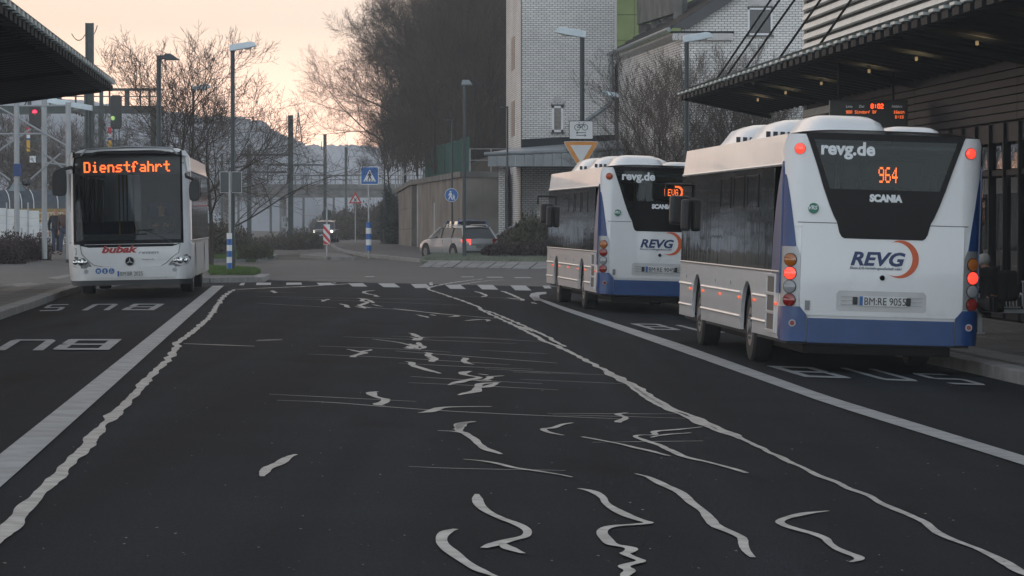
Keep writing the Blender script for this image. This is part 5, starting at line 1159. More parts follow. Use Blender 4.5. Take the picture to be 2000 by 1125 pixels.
def seats(par, ys_, z=.44, sgn=1):
    for y in ys_:
        for x in (-.98, -.55, .55, .98):
            m = MB(); m.box(x - .2, x + .2, y, y + .42, z + .4, z + .5); m.box(x - .2, x + .2, y + (.0 if sgn > 0 else .36), y + (.07 if sgn > 0 else .43), z + .45, z + 1.15)
            m.box(x - .05, x + .05, y + .1, y + .2, z, z + .4); m.build('seat', M_seat, par)
    for y in ys_[::2]:
        for x in (-.4, .4): MB().tube([(x, y, z), (x, y, 2.85)], .018, 6).build('grab_pole', M_yel, par)
# ---- local bus (rear towards us)
def city_bus(px, Y, yaw, roll, lab, num, lit, crescent):
    b = at(px, 500, Y); b.z = h(b.x, b.y + 4)
    B_ = empty('city_bus', b, lab, 'bus', 'blue and white city buses', rot=(0, roll, yaw))
    W_ = 1.275; L_ = 12.0
    side(B_, -1, L_, (3.4, 9.35), .42, 1.27, 2.62, 3.03, [.95, 2.3, 3.8, 5.3, 6.8, 8.3, 9.8, 10.9, 11.7], vents=(1, 2, 3))
    side(B_, 1, L_, (3.4, 9.35), .42, 1.27, 2.62, 3.03, [.95, 2.3, 3.8, 5.3, 6.8, 8.3, 9.8, 11.7])
    shell(B_, L_, W_, 3.03)
    seats(B_, [1.4, 2.2, 4.6, 5.4, 6.2, 7.0, 7.8])
    # rear end panels
    edge = [(1.86, .52), (1.93, .58), (2.0, .64), (2.14, .70), (2.34, .775), (2.6, .86), (2.8, .93), (3.05, 1.02)]
    for s in (-1, 1):
        rows = [(z, *sorted((s * x, s * 1.275))) for z, x in edge if z < 2.95] + [(2.95, *sorted((s * .985, s * 1.26))), (3.03, *sorted((s * 1.02, s * 1.22)))]
        patch('rear_pillar', rows, 0, M_wh, B_)
        patch('blue_corner', [(1.6, *sorted((s * 1.10, s * 1.275))), (1.9, *sorted((s * 1.14, s * 1.275))), (2.2, *sorted((s * 1.185, s * 1.275))), (2.45, *sorted((s * 1.225, s * 1.275))), (2.66, *sorted((s * 1.268, s * 1.275)))], .006, M_bl, B_, 10)
        x = s * 1.281; P = [(.2, 1.0), (.95, 1.0), (.95, 1.3), (.9, 1.7), (.72, 2.1), (.5, 2.4), (.2, 2.68)]
        MB().prism(P, 'x', x - s * .03, x).build('blue_corner_side', M_bl, B_)
        patch('lamp_housing', [(.85, *sorted((s * 1.055, s * 1.275))), (1.5, *sorted((s * 1.055, s * 1.275))), (1.6, *sorted((s * 1.09, s * 1.275)))], .012, M_silv, B_, 10)
        for z, m, nm in ((1.43, L_am, 'turn_signal'), (1.26, L_rdon if lit else L_rd, 'brake_light'), (1.09, L_cl, 'reversing_light'), (.92, L_rd, 'tail_light')):
            xx = s * 1.165; yy = ys(xx) - .014; an = s * radians(24)
            d = Vector((sin(an), -cos(an), 0)); c = Vector((xx, yy, z))
            MB().tube([c - d * .01, c + d * .022, c + d * .034], [.078, .078, .055], 20).build(nm, m, B_, smooth='auto')
            MB().tube([c - d * .012, c + d * .012], [.087, .087], 20).build('lamp_bezel', M_black, B_, smooth='auto')
        c = Vector((s * 1.09, ys(1.09), 2.84)); d = Vector((s * .25, -1, 0)).normalized()
        MB().tube([c - d * .01, c + d * .02, c + d * .035], [.066, .066, .045], 20).build('high_lamp', L_rdon if lit else mat('lens_orange', (.4, .06, .01), .15, nz=0), B_, smooth='auto')
        MB().tube([c - d * .01, c + d * .012], [.074, .074], 20).build('lamp_bezel', L_rd, B_, smooth='auto')
        c = Vector((s * 1.13, ys(1.13) - .045, .63)); MB().tube([c, c + Vector((0, -.02, 0))], [.035, .03], 14).build('reflector', L_rd, B_); MB().tube([c + Vector((0, .01, 0)), c + Vector((0, -.012, 0))], [.045, .045], 14).build('reflector_ring', M_silv, B_)
        patch('bumper_corner', [(.40, *sorted((s * .955, s * 1.26))), (.46, *sorted((s * .955, s * 1.28))), (.74, *sorted((s * .955, s * 1.28))), (.84, *sorted((s * 1.04, s * 1.275)))], .04, M_bl, B_, 12)
        patch('pillar_gap', [(1.905, *sorted((s * .60, s * 1.08))), (1.915, *sorted((s * .60, s * 1.10)))], .004, M_black, B_, 6)
        MB().tube([(s * .948, -.006, .40), (s * .948, -.012, .72)], .008, 6).build('bumper_joint', M_silv, B_)
    patch('bumper', [(.39, -.93, .93), (.43, -.942, .942), (.70, -.942, .942)], .042, M_bl, B_, 16)
    patch('lower_rear_skin', [(.6, -1.27, 1.27), (1.9, -1.27, 1.27)], -.004, M_wh, B_)
    patch('engine_hatch', [(.735, -.93, .93), (.75, -.98, .98), (.78, -1.02, 1.02), (.84, -1.04, 1.04), (1.86, -1.04, 1.04), (1.9, -1.03, 1.03)], .018, M_wh, B_)
    ed = dict(edge); 
    patch('black_panel', [(1.72, -.50, .50), (1.74, -.535, .535), (1.79, -.565, .565), (1.93, -.60, .60), (2.0, -.64, .64), (2.14, -.70, .70), (2.345, -.775, .775)], .026, M_blkgl, B_, 16)
    patch('black_panel_top', [(2.965, -.985, .985), (3.05, -1.02, 1.02)], .026, M_blkgl, B_, 16)
    for s in (-1, 1): patch('window_frame', [(2.34, *sorted((s * .70, s * .775))), (2.6, *sorted((s * .79, s * .86))), (2.8, *sorted((s * .86, s * .93))), (2.97, *sorted((s * .92, s * .99)))], .026, M_blkgl, B_, 3)
    patch('rear_window', [(2.33, -.74, .74), (2.97, -.94, .94)], .020, M_rglass, B_, 14, skirt=.004)
    MB().box(-.95, .95, .1, 1.35, .8, 2.05).build('engine_bay', M_int, B_)
    # plate recess
    patch('plate_recess', [(.80, -.54, .54), (.82, -.575, .575), (1.02, -.575, .575), (1.06, -.54, .54)], .021, mat('recess_white', (.5, .5, .495), .4), B_, 10, skirt=.01)
    for s in (-1, 1):
        for z in (.88, .93, .98): MB().box(min(s * .36, s * .52), max(s * .36, s * .52), -.03, -.02, z, z + .012).build('vent_slot', M_silv, B_)
        MB().box(s * .34 - .03, s * .34 + .03, -.055, -.015, .885, .985).build('plate_lamp', M_black, B_, bevel=.012)
    pe = empty('number_plate', (0.02, -.04, .935)); pe.parent = B_
    MB().prism(rrect(-.31, .31, -.062, .062, .012), 'y', 0, .008).build('plate', M_swhite, pe); MB().box(-.305, -.262, -.003, -.0005, -.058, .058).build('euro_band', M_sblue, pe)
    text('BM:RE ' + num, M_blk, .135, pe, (-.25, -.004, -.048), (pi / 2, 0, 0), width=.53)
    MB().tube([(0, -.022, 1.235), (0, -.045, 1.225)], [.035, .03], 12).build('hatch_handle', M_blkgl, B_)
    # lettering and marks
    M_navy = mat('lettering_navy', (.006, .03, .12), .4); M_org = mat('crescent_orange', (.62, .10, .02), .4); M_w = mat('lettering_white', (.8, .82, .84), .4)
    text('revg.de', M_w, .23, B_, (-.84, -.034, 2.78), (pi / 2, 0, 0), bold=.008, width=.69)
    text('SCANIA', M_w, .12, B_, (-.19, -.030, 2.20), (pi / 2, 0, 0), bold=.008, width=.42)
    text('REVG', M_navy, .235, B_, (-.42, -.024, 1.39), (pi / 2, 0, 0), bold=.008, shear=.25, width=.70)
    text('Rhein-Erft-Verkehrsgesellschaft mbH', M_navy, .05, B_, (-.42, -.024, 1.335), (pi / 2, 0, 0), shear=.2, width=.66)
    oc = [(.22 + .24 * cos(radians(t)), 1.475 + .24 * sin(radians(t))) for t in range(-118, 105, 6)]; ic = [(.165 + .215 * cos(radians(t)), 1.475 + .215 * sin(radians(t))) for t in range(104, -120, -6)]
    MB().prism(oc + ic, 'y', -.024, -.0195).build('crescent', M_org, B_)
    xx = -.9; o = MB().tube([(xx, -.012, 2.09), (xx, -.004, 2.09)], .068, 20).build('round_sticker', mat('sticker_green', (.03, .2, .13), .5), B_)
    text('VRS', M_w, .07, B_, (xx - .075, -.015, 2.075), (pi / 2, 0, 0), bold=.002, shear=.2)
    MB().box(-.975, -.915, -.024, -.018, .80, .92).build('label_sticker', mat('sticker_grey', (.2, .2, .2), .5), B_)
    if crescent:
        dots('REVG', .02 - .36 + .4, 2.47, .020, .0125, B_, -.027, name='led_text')
        mb = MB()
        for t in range(-110, 112, 9):
            for rr in (.10, .116, .132): mb.add([(.31 + rr * cos(radians(t)) + dx, -.027, 2.545 + rr * sin(radians(t)) + dz) for dx, dz in ((0, 0), (.012, 0), (.012, .014), (0, .014))], [(0, 1, 2, 3)])
        mb.build('led_crescent', M_led, B_, fix=False)
    else: dots('964', -.09, 2.44, .0285, .0145, B_, -.027)
    MB().box(-.2, .5, .12, .16, 2.38, 2.72).build('display_unit', M_black, B_, bevel=.01)
    # left side details: grille ladder, rub rails, marker lamps
    MB().box(-1.285, -1.27, .55, 1.25, .52, 1.22).build('battery_grille', mat('grille_grey', (.09, .09, .09), .6), B_)
    for z in (.5, .74, .98, 1.22): MB().box(-1.3, -1.27, .52, 1.28, z - .02, z + .02).build('grille_bar', M_wh, B_, bevel=.006)
    for y in (.52, 1.28): MB().box(-1.3, -1.27, y - .025, y + .025, .48, 1.24).build('grille_post', M_wh, B_, bevel=.006)
    for z in (.60, .93):
        for a, b_ in ((1.3, 2.76), (4.04, 8.7), (9.98, 11.7)):
            MB().tube([(-1.278, a, z), (-1.278, b_, z)], .022, 6).build('rub_rail', M_wh, B_); MB().tube([(1.278, a, z), (1.278, b_, z)], .022, 6).build('rub_rail', M_wh, B_)
    for y in (.45, 2.6, 4.2, 6.4, 8.5, 10.2): MB().box(-1.3, -1.27, y - .05, y + .05, .84, .88).build('marker_lamp', L_amon, B_, bevel=.01)
    for y in (5.2, 7.0, 10.8): MB().tube([(-1.275, y, 1.05), (-1.282, y, 1.05)], .03, 10).build('fuel_cap', M_silv, B_)
    # front end
    f2 = lambda x: L_ - ys(x)
    patch('front_panel', [(.42, -1.27, 1.27), (1.15, -1.27, 1.27)], 0, M_wh, B_, f=f2, skirt=-.03); patch('windscreen', [(1.15, -1.25, 1.25), (2.7, -1.24, 1.24)], 0, M_blkgl, B_, f=f2, skirt=-.02); patch('front_header', [(2.7, -1.25, 1.25), (3.05, -1.2, 1.2)], 0, M_blkgl, B_, f=f2, skirt=-.02)
    for s in (-1, 1):
        MB().box(s * 1.33 - .11, s * 1.33 + .11, 12.05, 12.22, 1.85, 2.32).build('mirror', M_black, B_, bevel=.05); MB().tube([(s * 1.2, 11.9, 2.5), (s * 1.5, 12.15, 2.5), (s * 1.5, 12.15, 2.3)], .03, 6).build('mirror_arm', M_black, B_)
    MB().box(-1.36 - .08, -1.36 + .08, 10.4, 10.5, 1.75, 2.25).build('mirror', M_black, B_, bevel=.05)
    # roof pods
    def pod(x0, x1, y0, y1, z1, nm='roof_pod', m=M_wh, r=.10):
        n = 10; V = []; 
        Ps = [(0, 0), (.04, .55), (.12, .85), (.3, 1), (.75, 1), (.9, .8), (1, .45), (1.06, 0)]
        for t, hh in Ps:
            y = y0 + (y1 - y0) * t; sh = .02 + .12 * (1 - hh)
            for i in range(n + 1):
                u_ = i / n; x = x0 + sh + (x1 - x0 - 2 * sh) * u_; e_ = abs(2 * u_ - 1); V.append((x, y, 3.02 + (z1 - 3.02) * hh * (1 - e_ ** 6) + .03))
        return MB().add(V, [(j * (n + 1) + i, j * (n + 1) + i + 1, (j + 1) * (n + 1) + i + 1, (j + 1) * (n + 1) + i) for j in range(len(Ps) - 1) for i in range(n)]).build(nm, m, B_, smooth='auto')
    pod(-.98, .18, .45, 2.6, 3.28); pod(.12, .95, .8, 2.4, 3.17); pod(-1.0, .9, 4.3, 6.6, 3.34); pod(-1.0, .9, 7.6, 10.2, 3.36)
    for y in (4.28, 7.58):
        for k in range(4): MB().box(-.96 + k * .1, -.9 + k * .1, y - .02, y + .02, 3.09, 3.17).build('pod_vent', M_black, B_)
    return B_
city_bus(1717, 44.0, AL - .001, radians(1.7), 'nearest blue and white city bus at the right, lit orange 964 in its rear window', '9055', True, False)
city_bus(1285, 72.0, AL + .018, radians(1.6), 'farther blue and white city bus, orange crescent lit in its rear window', '9045', False, True)
# ---- white bus facing us
def white_bus():
    Y = 73.6; b = at(257, 500, Y); b.z = 1.88 - (578 - 428) / 92.0
    B_ = empty('white_bus', b, 'white city bus facing us with Dienstfahrt in orange lights, at the left kerb', 'bus', rot=(0, radians(-1.1), AL - .006))
    def c(cx, cy=None):
        x = (cx / 2.96 - 257) / 92
        if cy is None: return x
        return (x, (578 - (260 + cy / 2.96) - .02 * x * 92) / 92)
    z = lambda cy: c(760, cy)[1]
    W_ = 1.275; L_ = 12.0
    for s in (-1, 1): side(B_, s, L_, (2.75, 8.6), .36, 1.15, 2.62, 2.95, [.35, 1.5, 2.2, 3.7, 5.2, 6.7, 8.2, 9.7, 11.7], vents=(3, 4))
    shell(B_, L_, W_, 2.95); seats(B_, [3.2, 4.0, 4.8, 5.6, 6.4, 7.2, 9.2, 10], sgn=-1)
    lean = lambda zz: .12 * max(0, zz - 1.0)
    fr = ys
    # lower front
    patch('front_panel', [(z(848), c(415), c(1108)), (z(835), c(405), c(1115)), (z(760), c(400), c(1120)), (z(660), c(398), c(1122)), (z(640), c(398), c(1122))], .0, M_wh, B_, 22)
    patch('front_apron', [(z(835), -.96, .96), (z(775), -.93, .93), (z(768), -.9, .9)], .03, M_wh, B_, 16)
    patch('bumper_lip', [(z(878), c(425), c(1100)), (z(850), c(408), c(1114))], .01, M_black, B_, 18)
    patch('windscreen_surround', [(z(658), c(520), c(1000)), (z(646), c(468), c(1040)), (z(632), c(445), c(1058)), (z(618), c(440), c(1060))], .012, M_blkgl, B_, 16, lean=lean)
    for a, b2 in ((432, 446), (1052, 1064)): patch('windscreen_surround', [(z(620), c(a), c(b2)), (z(104), c(a), c(b2))], .014, M_blkgl, B_, 3, lean=lean)
    patch('windscreen', [(z(620), c(440), c(1060)), (z(240), c(438), c(1060))], .010, M_wsglass, B_, 16, skirt=.004, lean=lean)
    patch('display_panel', [(z(240), c(438), c(1060)), (z(112), c(436), c(1060))], .012, mat('display_black', (.006, .006, .006), .35, nz=0), B_, 16, lean=lean)
    patch('front_brow', [(z(108), c(445), c(1050)), (z(96), c(470), c(1030)), (z(88), c(500), c(1000))], .02, M_wh, B_, 16, lean=lean)
    for a, b2 in ((394, 432), (1064, 1112)): patch('front_pillar', [(z(640), c(a + 2), c(b2)), (z(200), c(a), c(b2)), (z(140), c(a + (4 if a < 700 else 0)), c(b2 - (0 if a < 700 else 6))), (z(105), c(a + (26 if a < 700 else 0)), c(b2 - (0 if a < 700 else 30)))], .0, M_wh, B_, 8, lean=lean)
    # dark roof fairing
    n = 12; V = []
    for j, (y, k) in enumerate(((.1, 0), (.25, .8), (.8, 1), (2.2, 1), (2.6, 0))):
        for i in range(n + 1):
            t = i / n; e_ = abs(2 * t - 1); V.append((-1.0 + 2.0 * t, y, 2.98 + .16 * k * (1 - e_ ** 5)))
    MB().add(V, [(j * (n + 1) + i, j * (n + 1) + i + 1, (j + 1) * (n + 1) + i + 1, (j + 1) * (n + 1) + i) for j in range(4) for i in range(n)]).build('roof_fairing', M_blkgl, B_, smooth='auto')
    MB().tube([(-1.02, .1, 3.0), (-.9, .2, 3.13), (0, .2, 3.17), (.9, .2, 3.13), (1.02, .1, 3.0)], .02, 6).build('fairing_edge', M_silv, B_)
    MB().box(-.9, .9, 5, 7.6, 2.98, 3.22).build('roof_pod', M_wh, B_, bevel=.08)
    # LED text
    yl = lean(z(226)) - .03; x0 = c(498); w_ = c(1002) - x0; pw = w_ / (11 * 6.4); dots('Dienstfahrt', x0, z(224), .0325, pw, B_, yl, bold=True)
    # headlights
    for P, s in (([(412, 722), (440, 714), (490, 724), (522, 750), (541, 781), (480, 783), (432, 773), (414, 752)], -1), ([(1106, 706), (1080, 699), (1022, 720), (985, 746), (969, 776), (1040, 769), (1088, 752), (1104, 730)], 1)):
        hl = empty('headlight', (0, 0, 0)); hl.parent = B_
        Q = [c(*p) for p in P]; n_ = len(Q); V = [(x, ys(x) - .016, zz) for x, zz in Q] + [(x, ys(x) + .02, zz) for x, zz in Q]
        MB().add(V, [tuple(range(n_))] + [(i, (i + 1) % n_, (i + 1) % n_ + n_, i + n_) for i in range(n_)]).build('lens', mat('headlight_glass', (.16, .165, .17), .12, nz=.5, sc=30, coat=1), hl)
        cx = sum(p[0] for p in Q) / n_; cz = sum(p[1] for p in Q) / n_
        for dx, r_ in ((-.02 * s, .07), (.10 * s, .055), (-.12 * s, .045)):
            x = cx + dx; MB().tube([(x, ys(x) - .02, cz + .01), (x, ys(x) - .028, cz + .01)], [r_, r_ * .7], 16).build('reflector', mat('chrome_reflector', (.5, .5, .5), .12, .9), hl, smooth='auto')
    for cx_ in (503, 1010):
        x, zz = c(cx_, 801 if cx_ < 700 else 789); MB().tube([(x, ys(x) - .0, zz), (x, ys(x) - .036, zz)], [.055, .05], 16).build('fog_lamp', M_silv, B_, smooth='auto'); MB().tube([(x, ys(x) - .03, zz), (x, ys(x) - .04, zz)], [.035, .03], 14).build('fog_lens', L_cl, B_, smooth='auto')
    # seams
    for L2 in ([(470, 650), (478, 700), (520, 742), (548, 765), (600, 772), (930, 768), (965, 750), (1000, 715), (1036, 690), (1046, 640)], [(548, 770), (556, 835)], [(966, 770), (958, 835)], [(402, 668), (446, 668), (446, 703), (402, 703)]):
        MB().tube([(c(*p)[0], ys(c(*p)[0]) - .003, c(*p)[1]) for p in L2], .006, 4).build('panel_seam', mat('seam_dark', (.05, .05, .05)), B_)
    # emblem: three points in a ring
    ex, ez = c(754, 741); em = empty('emblem', (0, 0, 0)); em.parent = B_; MB().tube([(ex, -.004, ez), (ex, -.022, ez)], .1, 24).build('disc', M_blkgl, em, smooth='auto')
    rg = MB(); rg.tube([(ex + .094 * cos(t * pi / 16), -.026, ez + .094 * sin(t * pi / 16)) for t in range(33)], .007, 6); rg.build('ring', M_silv, em, smooth='auto')
    for k in range(3):
        t = pi / 2 + k * 2 * pi / 3; MB().prism([(ex + .09 * cos(t), ez + .09 * sin(t)), (ex + .016 * cos(t + 1.05), ez + .016 * sin(t + 1.05)), (ex + .016 * cos(t - 1.05), ez + .016 * sin(t - 1.05))], 'y', -.032, -.0225).build('point', M_silv, em)
    # lettering
    M_rl = mat('lettering_red', (.35, .015, .015), .4); M_gl_ = mat('lettering_grey', (.14, .14, .15), .4)
    x, zz = c(592, 692); text('bubak', M_rl, .20, B_, (x, -.006, zz), (pi / 2, 0, 0), bold=.009, shear=.3, width=c(803) - x)
    x, zz = c(803, 698); text('reisen', M_gl_, .10, B_, (x, -.005, zz), (pi / 2, 0, 0), shear=.3, width=c(918) - x)
    x, zz = c(825, 733); text('bubak.de', M_gl_, .04, B_, (x, -.005, zz), (pi / 2, 0, 0), shear=.3, width=c(892) - x)
    for i, cx_ in enumerate((573, 611, 649)):
        x, zz = c(cx_, 797); MB().tube([(x, -.028, zz), (x, -.035, zz)], .062, 20).build('round_sticker', M_sblue, B_)
        if i == 0: pl([(x - .035, zz + .02), (x + .02, zz + .02), (x + .035, zz - .005), (x - .02, zz - .015)], -.04, -.0355, 'pictogram', M_swhite, B_); [pl(circ(x + dx, zz - .028, .01, 8), -.04, -.0355, 'pictogram', M_swhite, B_) for dx in (-.012, .022)]
        elif i == 1: figure(B_, x, zz - .045, .09, M_swhite, -.04)
        else: pl(circ(x - .005, zz + .035, .009, 8), -.04, -.0355, 'pictogram', M_swhite, B_); MB().tube([(x - .005, -.038, zz + .025), (x - .005, -.038, zz - .005), (x + .02, -.038, zz - .005), (x + .03, -.038, zz - .03)], .006, 4).build('pictogram', M_swhite, B_); MB().tube([(x + .024 * cos(t) - .005, -.038, zz - .015 + .024 * sin(t)) for t in [1.8 + .4 * q for q in range(11)]], .005, 4).build('pictogram', M_swhite, B_)
    x, zz = c(756, 811); pe = empty('number_plate', (x, -.045, zz)); pe.parent = B_
    MB().prism(rrect(-.275, .275, -.06, .06, .012), 'y', 0, .01).build('plate', M_swhite, pe); MB().box(-.27, -.23, -.003, -.0005, -.056, .056).build('euro_band', M_sblue, pe)
    text('BM:BR 2025', M_blk, .125, pe, (-.215, -.004, -.046), (pi / 2, 0, 0), width=.47)
    # mirrors
    for (x0, x1, y0, y1), s in (((320, 405, 210, 365), -1), ((1106, 1168, 262, 392), 1)):
        a, q = c(x0, y1), c(x1, y0); P = smoothpts([(a[0], a[1] + .05), (a[0] + .04, a[1]), (q[0] - .05, a[1]), (q[0], a[1] + .05), (q[0], q[1] - .06), (q[0] - .04, q[1]), (a[0] + .12, q[1]), (a[0], q[1] - .1)], 2)
        MB().prism(P, 'y', -.28, -.12).build('mirror', M_black, B_, bevel=.02)
        MB().tube([((a[0] + q[0]) / 2, -.2, q[1] - .02), ((q[0] + .1) if s < 0 else (a[0] - .05), -.1, q[1] + .04), (s * 1.2, .15, q[1] + (.02 if s < 0 else .1))], .035, 8).build('mirror_arm', M_black, B_)
    # wipers
    for L2 in ([(440, 630), (560, 600), (700, 588)], [(600, 592), (855, 584)], [(1000, 628), (900, 580), (850, 558)], [(790, 562), (892, 556)]):
        MB().tube([(c(*p)[0], ys(c(*p)[0]) + lean(c(*p)[1]) - .045, c(*p)[1]) for p in L2], .009, 5).build('wiper', M_black, B_)
    # dashboard and cab partition
    MB().box(-1.1, 1.1, .3, .75, .5, 1.32).build('dashboard', M_int, B_, bevel=.04); MB().box(.15, 1.15, 1.75, 1.8, .5, 2.7).build('cab_partition', M_int, B_)
    MB().box(.32, .86, 1.25, 1.4, 1.0, 1.98).build('driver_seat', M_seat, B_, bevel=.05)
    fb = lambda x: L_ - ys(x); patch('rear_panel', [(.4, -1.27, 1.27), (2.95, -1.24, 1.24)], 0, M_wh, B_, f=fb, skirt=-.03)
    return B_
WB = white_bus()
# ------------------------------------------------------------------ cars
M_cgl = glassmat('car_glass', (.12, .14, .15), .3)
M_cgl2 = mat('car_glass_dark', (.012, .015, .018), .08, nz=0)
def car(name, lab, loc, yaw, paint, prof, L_, w, wb, belt, roofz, gh, est=True, lights=False, rails=True):
    """lofted body; prof = (y, bottom, shoulder, half width); gh = greenhouse (y base rear, y roof rear, y roof front, y base front)"""
    e = empty(name, loc, lab, 'car', rot=(0, 0, yaw))
    V = []; S_ = 11
    for y, zb, zs, hw in prof:
        ring = [(-.82 * hw, zb), (-.97 * hw, zb + .08), (-hw, zb + .25), (-hw, (zb + zs) / 2 + .05), (-.965 * hw, zs - .05), (-.88 * hw, zs), (0, zs + .03)]
        ring = ring + [(-x, z) for x, z in reversed(ring[:-1])]
        V += [(x, y, z) for x, z in ring]
    n = 13; mb = MB().add(V, [(j * n + i, j * n + i + 1, (j + 1) * n + i + 1, (j + 1) * n + i) for j in range(len(prof) - 1) for i in range(n - 1)] + [(j * n, j * n + n - 1, (j + 1) * n + n - 1, (j + 1) * n) for j in range(len(prof) - 1)] + [tuple(range(n)), tuple(range((len(prof) - 1) * n, len(prof) * n))])
    b = mb.build('body', paint, e, smooth='auto')
    y0, y1, y2, y3 = gh; rw = w * .74; bw = w * .9; rz = roofz
    def ghb(y, t, inset=0): # point on greenhouse: t 0 at belt 1 at roof
        return (bw + (rw - bw) * t) - inset
    A = [(-bw, y0, belt), (bw, y0, belt), (rw, y1, rz - .06), (-rw, y1, rz - .06)]; D = [(-bw, y3, belt), (bw, y3, belt), (rw, y2, rz - .06), (-rw, y2, rz - .06)]
    MB().add([A[0], A[1], A[2], A[3], D[0], D[1], D[2], D[3]], [(0, 1, 2, 3), (4, 5, 6, 7), (0, 4, 7, 3), (1, 5, 6, 2)]).build('cabin_glass', M_cgl2, e)
    V = []
    for y, k in ((y1 - .05, -.04), (y1 + .12, 0), ((y1 + y2) / 2, .03), (y2 - .15, 0), (y2 + .05, -.05)):
        for i in range(9):
            t = i / 8 * 2 - 1; V.append((rw * 1.02 * t, y, rz - .06 + k + .07 * (1 - abs(t) ** 3)))
    MB().add(V, [(j * 9 + i, j * 9 + i + 1, (j + 1) * 9 + i + 1, (j + 1) * 9 + i) for j in range(4) for i in range(8)]).build('roof', paint, e, smooth='auto')
    for s in (-1, 1):
        for (ya, yb) in ((y0, y1), (y3, y2)): MB().tube([(s * bw, ya, belt - .02), (s * rw, yb, rz - .05)], [.05, .04], 6).build('pillar', paint, e)
        for f in (.36, .66): y = y0 + (y3 - y0) * f; MB().tube([(s * (bw + .004), y, belt - .01), (s * (rw + .01), y, rz - .06)], .028, 5).build('pillar', M_black, e)
        if rails: MB().tube([(s * rw * .95, y1 + .1, rz), (s * rw * .95, y1 + .25, rz + .06), (s * rw * .95, y2 - .4, rz + .06), (s * rw * .95, y2 - .2, rz)], .018, 6).build('roof_rail', M_silv, e)
        MB().box(s * (w + .02) - .07, s * (w + .02) + .07, y3 - .55, y3 - .43, belt + .0, belt + .13).build('mirror', paint if not lights else M_black, e, bevel=.03)
        for f in (.38, .64): y = y0 + (y3 - y0) * f; MB().box(s * w * .985 - .02, s * w * .985 + .02, y - .2, y - .05, belt - .12, belt - .09).build('door_handle', paint, e, bevel=.008); MB().box(s * (w * .993) - .004, s * (w * .993) + .004, y - .23, y - .222, .32, belt - .04).build('door_gap', M_black, e)
        for y in wb:
            MB().tube([(s * (w * .6), y, .34), (s * (w * 1.004), y, .34)], [.375, .375], 24).build('wheel_arch', M_under, e); wheel(e, s * (w - .09), y, .315, .2)
        zl = belt - .16
        if lights:
            MB().tube([(s * w * .72, L_ - .06, zl), (s * w * .72, L_ + .035, zl)], [.09, .07], 14).build('headlight', mat('headlight_lit', (1, 1, 1), emit=(1, .95, .85), es=3), e)
        else: MB().add([(s * w * .60, -.012, zl - .11), (s * w * .985, .05, zl - .11), (s * w * .985, .3, zl + .1), (s * w * .97, .05, zl + .14), (s * w * .60, -.012, zl + .14), (s * w * .60, .1, zl), (s * w * .9, .3, zl)], [(0, 1, 3, 4), (1, 2, 3), (0, 4, 5), (0, 1, 2, 6, 5), (3, 2, 6, 5, 4)]).build('tail_light', L_rdon if s < 0 else L_rd, e)
    fy = L_ + .02 if lights else -.03
    MB().box(-.27, .27, min(fy, fy - .02), max(fy, fy + .02), .5, .61 if lights else .63).build('number_plate', M_swhite if lights else mat('plate_dim', (.12, .12, .12), .5), e)
    MB().box(-w * .9, w * .9, fy - .02, fy + .02, .27, .38).build('bumper_grille', M_black, e, bevel=.01)
    if lights: MB().box(-w * .5, w * .5, fy - .02, fy + .01, belt - .24, belt - .12).build('radiator_grille', M_black, e); MB().box(-w * .62, w * .62, fy - .015, fy + .02, belt - .19, belt - .17).build('grille_bar', M_silv, e)
    return e
M_silver = mat('silver_car_paint', (.27, .28, .29), .35, .3, nz=.08, coat=.5)
M_cblue = mat('blue_car_paint', (.01, .06, .2), .3, .2, nz=.1, coat=.5)
M_cdark = mat('dark_car_paint', (.018, .02, .024), .3, .2, nz=.1, coat=.5)
EST = [(0, .42, .70, .72), (.03, .3, .86, .82), (.3, .2, .92, .875), (1.0, .2, .94, .885), (2.4, .2, .93, .885), (3.3, .2, .91, .88), (4.1, .2, .80, .85), (4.45, .22, .68, .76), (4.55, .35, .55, .6)]
p = gnd(940, 506); a = radians(28)
p = at(941, 500, 149.4); p.z = gz(p) + .02
silver = car('estate_car', 'silver estate car with one tail light lit, standing before the retaining wall', p, a, M_silver, EST, 4.55, .885, (1.0, 3.65), .90, 1.43, (.12, .55, 2.6, 3.45))
p = at(926, 500, 162); p.z = gz(p)
car('estate_car', 'blue car mostly hidden behind the silver estate car', p, radians(14), M_cblue, [(y, b_, z + .12, hw) for y, b_, z, hw in EST], 4.55, .885, (1.0, 3.65), 1.02, 1.72, (.12, .4, 2.6, 3.45), rails=False)
bpy.data.objects['estate_car.001'].name = 'parked_car'
SUV = [(0, .5, .8, .75), (.05, .36, 1.0, .85), (.4, .26, 1.02, .9), (2.4, .26, 1.02, .9), (3.3, .26, 1.0, .9), (4.0, .26, .95, .88), (4.3, .3, .85, .82), (4.4, .42, .7, .7)]
p = at(637, 470, 261); p.z = gz(p)
car('oncoming_car', 'small dark car with headlights on coming round the far bend', p + Vector((-.1, 4.4, 0)), pi - .03, M_cdark, SUV, 4.4, .9, (.95, 3.5), 1.0, 1.62, (.2, .45, 2.6, 3.4), lights=True)
